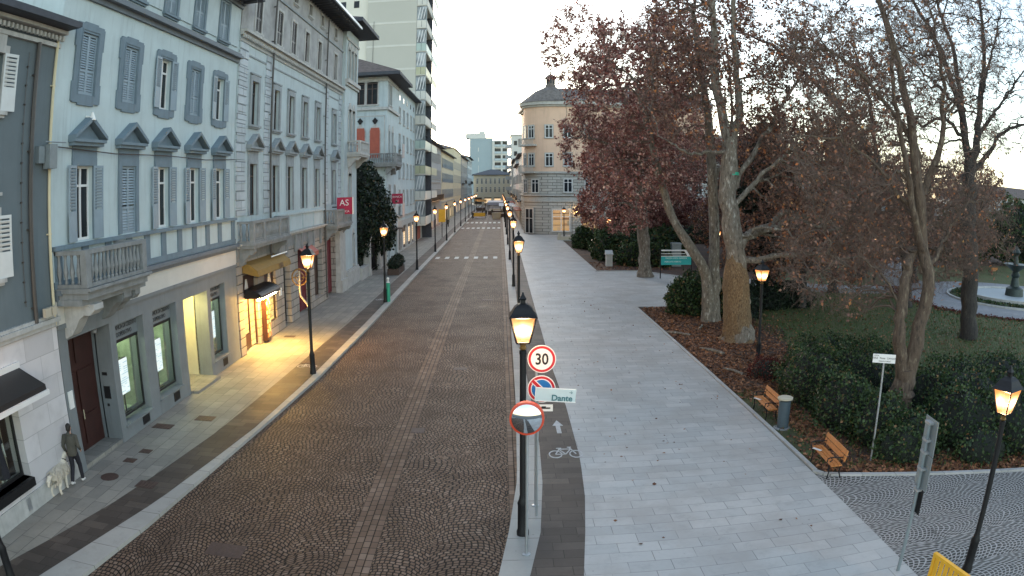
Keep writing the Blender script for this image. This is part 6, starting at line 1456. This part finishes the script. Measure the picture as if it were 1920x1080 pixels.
scatter('fallen_leaves', 3000, lambda: (FX+math.cos(a)*r_, FY+math.sin(a)*r_) if (a := rnd.uniform(2.4,6.2)) and (r_ := rnd.gauss(12,.5)) else None, .1, 'leaf_y', (.12,.24), .6)
scatter('fallen_leaves', 150, lambda: (rnd.uniform(2.4,8.3), rnd.uniform(14,60)), ZP+.01, 'litter', (.07,.13), .93)
scatter('flower_bed_plants', 2600, lambda: (FX+math.cos(a)*r_, FY+math.sin(a)*r_) if (a := rnd.uniform(0,6.28)) and (r_ := rnd.uniform(4.8,6.4)) else None, .28, 'leaf_g', (.14,.3), .2)
for i, (x, y, l_, a, r_, lab) in enumerate(((10.2,32.3,1.6,2.1,.09,'pale broken branch lying on the leaves in front of the thick trunk'),(9.7,36.8,1.5,2.4,.07,'grey fallen branch nearest the side path corner'),(10.7,38.6,1.2,1.2,.06,'short fallen branch close to the twin stems'),(9.9,28.4,1.3,2.,.07,'fallen branch beside the red shrub'))):
    m = MB(); d = Vector((math.cos(a),math.sin(a),0)); m.tube([(x,y,.13),(x+d.x*l_*.5+.05,y+d.y*l_*.5,.16),(x+d.x*l_,y+d.y*l_,.13)],[r_,r_*.9,r_*.6],8); tag(m.build('fallen_branch', M['bark']), lab, 'branch', 'branches lying on the leaf bed')
# ---------------------------------------------------------------- people and the dog
def ell(m, c, r, n=12, k=8):
    b = len(m.v)
    for i in range(k+1):
        th = math.pi*i/k
        for j in range(n):
            a = 2*math.pi*j/n; m.v.append((c[0]+r[0]*math.sin(th)*math.cos(a), c[1]+r[1]*math.sin(th)*math.sin(a), c[2]+r[2]*math.cos(th)))
    for i in range(k):
        for j in range(n): m.f.append((b+i*n+j,b+(i+1)*n+j,b+(i+1)*n+(j+1)%n,b+i*n+(j+1)%n)); m.m.append(0)
    return m
def fused(m, vox, sm=6):
    me = m.mesh('body', []); o = bpy.data.objects.new('tmp', me); C.objects.link(o)
    r = o.modifiers.new('r', 'REMESH'); r.mode = 'VOXEL'; r.voxel_size = vox; s = o.modifiers.new('s', 'SMOOTH'); s.iterations = sm; s.factor = .5
    dg = bpy.context.evaluated_depsgraph_get(); q = bpy.data.meshes.new_from_object(o.evaluated_get(dg)); bpy.data.objects.remove(o)
    q.polygons.foreach_set('use_smooth', [True]*len(q.polygons)); return q
def put(me, name, mat, par, loc=(0,0,0)):
    me.materials.clear(); me.materials.append(M[mat]); me.name = name; return link(name, me, par, loc)
M['skin'] = plain('skin', (.42,.24,.17), .55, .06, 8.); M['hair'] = plain('dark hair', (.02,.015,.012), .6, .2, 30.); M['jacket'] = plain('olive grey jacket', (.075,.07,.055), .85, .15, 9.); M['trousers'] = plain('black trousers', (.014,.014,.02), .8, .2, 9.); M['shoe'] = plain('white shoes', (.6,.6,.58), .5, .05, 9.); M['fur'] = plain('cream dog fur', (.66,.60,.49), .9, .12, 14., bump=.6, bscale=70)
# walking away from the camera (+y); x right, z up; left foot back, right foot forward
H = dict(hipL=(-.09,0,.92), hipR=(.09,0,.92), knL=(-.1,.02,.50), knR=(.1,.17,.52), anL=(-.1,-.24,.14), anR=(.1,.2,.1), neck=(0,.03,1.45), shL=(-.19,.02,1.41), shR=(.19,.02,1.41), elL=(-.27,-.06,1.13), elR=(.26,-.03,1.13), haL=(-.25,.07,.90), haR=(.22,.17,.98))
def hand(m, w, d, side):
    w, d = Vector(w), Vector(d).normalized(); u = Vector((0,1,0)) if abs(d.y) < .7 else Vector((0,0,1)); s = d.cross(u).normalized(); u = s.cross(d)
    m.tube([w-d*.02, w+d*.03, w+d*.08], [.026,.033,.034], 8)
    for i, (o_, l_) in enumerate(((-.027,.065),(-.009,.078),(.009,.074),(.026,.058))):
        b = w+d*.08+u*o_; m.tube([b, b+d*l_*.55+s*side*.012, b+d*l_*.85+s*side*.036], [.0095,.009,.0075], 6)
    b = w+d*.03+u*-.03; m.tube([b, b+u*-.028+d*.025, b+u*-.036+d*.055+s*side*.012], [.012,.011,.009], 6)
def person(label, jacket='jacket', loc=(0,0,0), rz=0., cat='person', group=None):
    root = thing('person', label, cat, loc, rz, group)
    b = MB()     # one continuous body: head, neck, torso, arms and hands, legs
    ell(b, (0,.04,1.64), (.078,.098,.115)); ell(b, (0,.06,1.58), (.06,.075,.07)); b.tube([(0,.03,1.40),(0,.035,1.56)], [.062,.052], 10)
    b.tube([(0,.13,1.655),(0,.155,1.615),(0,.13,1.60)], [.012,.017,.014], 6)
    for s in (-1,1): ell(b, (s*.082,.03,1.63), (.012,.022,.032), 8, 6)
    b.tube([(0,.0,.90),(0,.0,1.05),(0,.02,1.25),(0,.02,1.38),(0,.03,1.44)], [.14,.13,.145,.15,.08], 14)
    for a, e, h_, s in (('shL','elL','haL',-1),('shR','elR','haR',1)):
        b.tube([H[a],H[e],H[h_]], [.056,.044,.028], 8); d = Vector(H[h_])-Vector(H[e]); hand(b, H[h_], d, -s)
    for h_, k_, a in (('hipL','knL','anL'),('hipR','knR','anR')): b.tube([H[h_],H[k_],H[a]], [.09,.062,.04], 10)
    put(fused(b, .0085, 3), 'body', 'skin', root)
    j = MB(); j.tube([(0,0,.86),(0,0,.95),(0,.01,1.1),(0,.02,1.3),(0,.02,1.40),(0,.03,1.47)], [.165,.175,.165,.18,.165,.085], 16)
    j.tube([(-.12,.02,1.40),H['shL'],H['elL'],tuple(Vector(H['elL']).lerp(Vector(H['haL']),.92))], [.08,.075,.06,.045], 10); j.tube([(.12,.02,1.40),H['shR'],H['elR'],tuple(Vector(H['elR']).lerp(Vector(H['haR']),.92))], [.08,.075,.06,.045], 10)
    j.tube([(0,-.05,1.42),(0,-.09,1.49),(0,-.03,1.52)], [.07,.075,.05], 10)
    put(fused(j, .014, 4), 'jacket', jacket, root)
    t_ = MB()
    for h_, k_, a in (('hipL','knL','anL'),('hipR','knR','anR')): t_.tube([H[h_],H[k_],H[a]], [.105,.076,.06], 12)
    ell(t_, (0,0,.92), (.155,.125,.13)); put(fused(t_, .014, 3), 'trousers', 'trousers', root)
    hr = MB(); ell(hr, (0,.015,1.675), (.088,.1,.098)); ell(hr, (0,-.02,1.62), (.078,.075,.09)); put(fused(hr, .012, 2), 'hair', 'hair', root)
    for a, f in ((H['anL'],-.25),(H['anR'],.18)):
        s_ = MB(); x, y, z = a; tilt = f if a is H['anL'] else .12
        zz = .05 if a is H['anR'] else .09; s_.tube([(x,y-.05,zz+.03),(x,y+.05,zz+.01),(x,y+.17,zz-.02 if a is H['anR'] else zz-.05)], [.048,.047,.034], 10); put(fused(s_, .01, 2), 'shoe', 'shoe', root)
    return root
p1_ = person('person in olive jacket and dark trousers walking away beside the brown door, holding a leash', 'jacket', (-11.72,15.75,ZP), R(12))
# dog: side-on walking beside and slightly behind
def dog():
    r = thing('dog', 'large cream long haired dog walking against the white stone wall', 'dog', (-11.95,15.1,ZP), R(10)); m = MB()
    m.tube([(0,-.42,.52),(0,-.25,.50),(0,-.02,.49),(0,.2,.50),(0,.34,.56)], [.12,.15,.145,.17,.13], 14)   # rump, belly, deep chest
    m.tube([(0,.3,.58),(0,.42,.70),(0,.5,.78)], [.115,.095,.085], 10)      # neck
    ell(m, (0,.54,.80), (.085,.11,.085)); m.tube([(0,.58,.79),(0,.68,.76),(0,.74,.75)], [.06,.045,.036], 8)
    for s in (-1,1): m.tube([(s*.07,.5,.86),(s*.1,.48,.80),(s*.1,.5,.73)], [.03,.034,.02], 6)
    for s, o_ in ((-1,.08),(1,-.06)):       # fore legs: elbow, wrist, paw
        m.tube([(s*.09,.24,.48),(s*.095,.2+o_*.4,.34),(s*.095,.24+o_,.18),(s*.095,.23+o_*1.3,.05)], [.085,.055,.038,.036], 8); ell(m, (s*.095,.26+o_*1.3,.035), (.042,.06,.034), 8, 6)
    for s, o_ in ((-1,-.08),(1,.1)):        # hind legs: knee forward, hock back
        m.tube([(s*.085,-.34,.48),(s*.1,-.26+o_*.4,.32),(s*.095,-.42+o_,.19),(s*.095,-.40+o_,.05)], [.11,.07,.04,.036], 8); ell(m, (s*.095,-.37+o_,.035), (.042,.06,.034), 8, 6)
    m.tube([(0,-.5,.56),(0,-.64,.58),(0,-.74,.50),(0,-.78,.38)], [.05,.06,.06,.03], 8)
    put(fused(m, .014, 4), 'body', 'fur', r)
    e = MB()
    ell(e, (0,.775,.76), (.018,.014,.014), 8, 6)
    for s in (-1,1): ell(e, (s*.045,.625,.825), (.011,.011,.011), 6, 5)
    e.build('nose_and_eyes', M['black'], r).name = 'face'
    c = MB(); c.lathe([(.105,0),(.105,.03),(.1,.032)],12); k = c.build('collar', M['iron'], r, loc=(0,.39,.66)); k.rotation_euler = (R(-35),0,0)
    P = []; rr = np.random.default_rng(4); n = 2600
    y = rr.uniform(-.5,.42,n); a = rr.uniform(0,2*np.pi,n); P = np.stack([.16*np.cos(a), y, .50+.17*np.sin(a)],1)
    d = np.stack([np.cos(a)*.4, -np.ones(n)*.6+rr.normal(size=n)*.3, np.sin(a)*.3-.5],1); d /= np.linalg.norm(d,axis=1,keepdims=True); u = np.cross(d, rr.normal(size=(n,3))); u /= np.linalg.norm(u,axis=1,keepdims=True)
    V = np.stack([P-u*.008,P+u*.008,P+d*.07+u*.002,P+d*.07-u*.002],1).reshape(-1,3); link('coat', npmesh('coat', V, np.arange(n*4).reshape(n,4), [M['fur']]), r)
    r.scale = (1.12,1.12,1.12); return r
dog()
l_ = MB(); l_.tube([(-11.87,15.98,1.04),(-11.9,15.85,.75),(-11.96,15.55,.78)], .007, 4); tag(l_.build('leash', M['iron']), 'thin leash between the walking person and the cream dog', 'leash')
for x, y, rz, lab in ((-3.4,188,.4,'distant dark figure in the middle of the far street'),(-6.2,174,2.4,'distant figure near the far left kerb by the yellow barrier'),(1.9,166,1.,'distant figure walking under the right kerb lamps'),(-9.6,139,3.,'distant figure on the left pavement by the shops'),(-2.0,196,.3,'distant figure in front of the brown roofed stall'),(-4.6,205,2.,'distant figure left of the brown roofed stall'),(.4,192,1.4,'distant figure between the round planter and the white canopied stall'),(2.6,150,0.2,'distant figure on the right pavement before the pale awnings')): dup(p1_, (x,y,.1), rz, lab, 'distant people down the street')
# mannequins in the clothes shop
def mannequin(lab, x, y, mat):
    r = thing('mannequin', lab, 'mannequin', (x,y,.92), R(-90), 'mannequins in the clothes shop'); b = MB()
    ell(b, (0,.0,1.62), (.07,.085,.11)); b.tube([(0,0,1.40),(0,0,1.56)], [.055,.045], 8); b.tube([(0,0,.9),(0,0,1.12),(0,0,1.3),(0,0,1.42)], [.13,.11,.14,.09], 12)
    for s in (-1,1): b.tube([(s*.17,0,1.38),(s*.22,.02,1.1),(s*.2,.08,.88)], [.05,.04,.028], 8); hand(b, (s*.2,.08,.88), (0,.1,-1), s); b.tube([(s*.08,0,.92),(s*.09,.02,.5),(s*.09,0,.06)], [.085,.06,.04], 8)
    put(fused(b, .012, 3), 'body', 'sign_w', r); c = MB(); c.tube([(0,0,.25),(0,0,.6),(0,0,1.0),(0,0,1.3),(0,0,1.42)], [.24,.2,.15,.17,.1], 14)
    for s in (-1,1): c.tube([(s*.15,0,1.38),(s*.22,.02,1.1)], [.065,.055], 8)
    put(fused(c, .018, 3), 'dress', mat, r)
mannequin('mannequin in a dark dress nearest the shop window edge', -12.45, 12.95, 'trousers'); mannequin('mannequin in a dark coat farther into the clothes shop window', -12.5, 12.1, 'hair')
EXPO = 2.08
# ---------------------------------------------------------------- light, sky, camera
W = bpy.data.worlds.new('World'); sc.world = W; W.use_nodes = True; t_ = W.node_tree; bg = t_.nodes['Background']
sk = t_.nodes.new('ShaderNodeTexSky'); sk.sky_type = 'NISHITA'; sk.sun_disc = False
SE, SR = R(9), R(-14)
sk.sun_elevation = SE; sk.sun_rotation = SR; sk.air_density = 1.; sk.dust_density = .6; sk.ozone_density = 1.2; sk.altitude = 50
hs_n = t_.nodes.new('ShaderNodeHueSaturation'); hs_n.inputs['Saturation'].default_value = .72
t_.links.new(sk.outputs[0], hs_n.inputs['Color']); t_.links.new(hs_n.outputs[0], bg.inputs[0]); bg.inputs[1].default_value = .15
s = bpy.data.lights.new('sun', 'SUN'); s.energy = .5; s.angle = R(12); s.color = (1,.86,.74); so = bpy.data.objects.new('sun', s); C.objects.link(so)
d = Vector((math.sin(SR)*math.cos(SE), math.cos(SR)*math.cos(SE), math.sin(SE))); so.rotation_euler = (-d).to_track_quat('-Z', 'Y').to_euler()
sc.view_settings.view_transform = 'Standard'; sc.view_settings.look = 'None'; sc.view_settings.exposure = EXPO; sc.view_settings.gamma = 1; sc.view_settings.use_curve_mapping = False
cam = bpy.data.cameras.new('camera'); co = bpy.data.objects.new('camera', cam); C.objects.link(co); sc.camera = co
cam.type = 'PANO'; cam.sensor_width = 36; cam.sensor_fit = 'HORIZONTAL'; cam.clip_start = .1; cam.clip_end = 3000
try: cc = cam.cycles; cc.panorama_type = 'FISHEYE_LENS_POLYNOMIAL'
except Exception: cc = cam; cc.panorama_type = 'FISHEYE_LENS_POLYNOMIAL'
# lens of the street camera: angle = .7038 r + .0655 r^3, r in thousandths of a 1920 px frame
u_ = 1920/36/1000
cc.fisheye_fov = R(170); cc.fisheye_polynomial_k0 = 0; cc.fisheye_polynomial_k1 = -.7038*u_; cc.fisheye_polynomial_k2 = 0; cc.fisheye_polynomial_k3 = -.06545*u_**3; cc.fisheye_polynomial_k4 = 0
co.location = (0,0,7.6)
PIT, ROL, YAW = .13448, .00384, R(.9)
co.matrix_world = Matrix.Translation((0,0,7.6)) @ Matrix.Rotation(-YAW, 4, 'Z') @ Matrix.Rotation(math.pi/2-PIT, 4, 'X') @ Matrix.Rotation(-ROL, 4, 'Z')
sc.cycles.use_denoising = True; sc.cycles.max_bounces = 6; sc.cycles.transparent_max_bounces = 12; sc.cycles.sample_clamp_indirect = 4
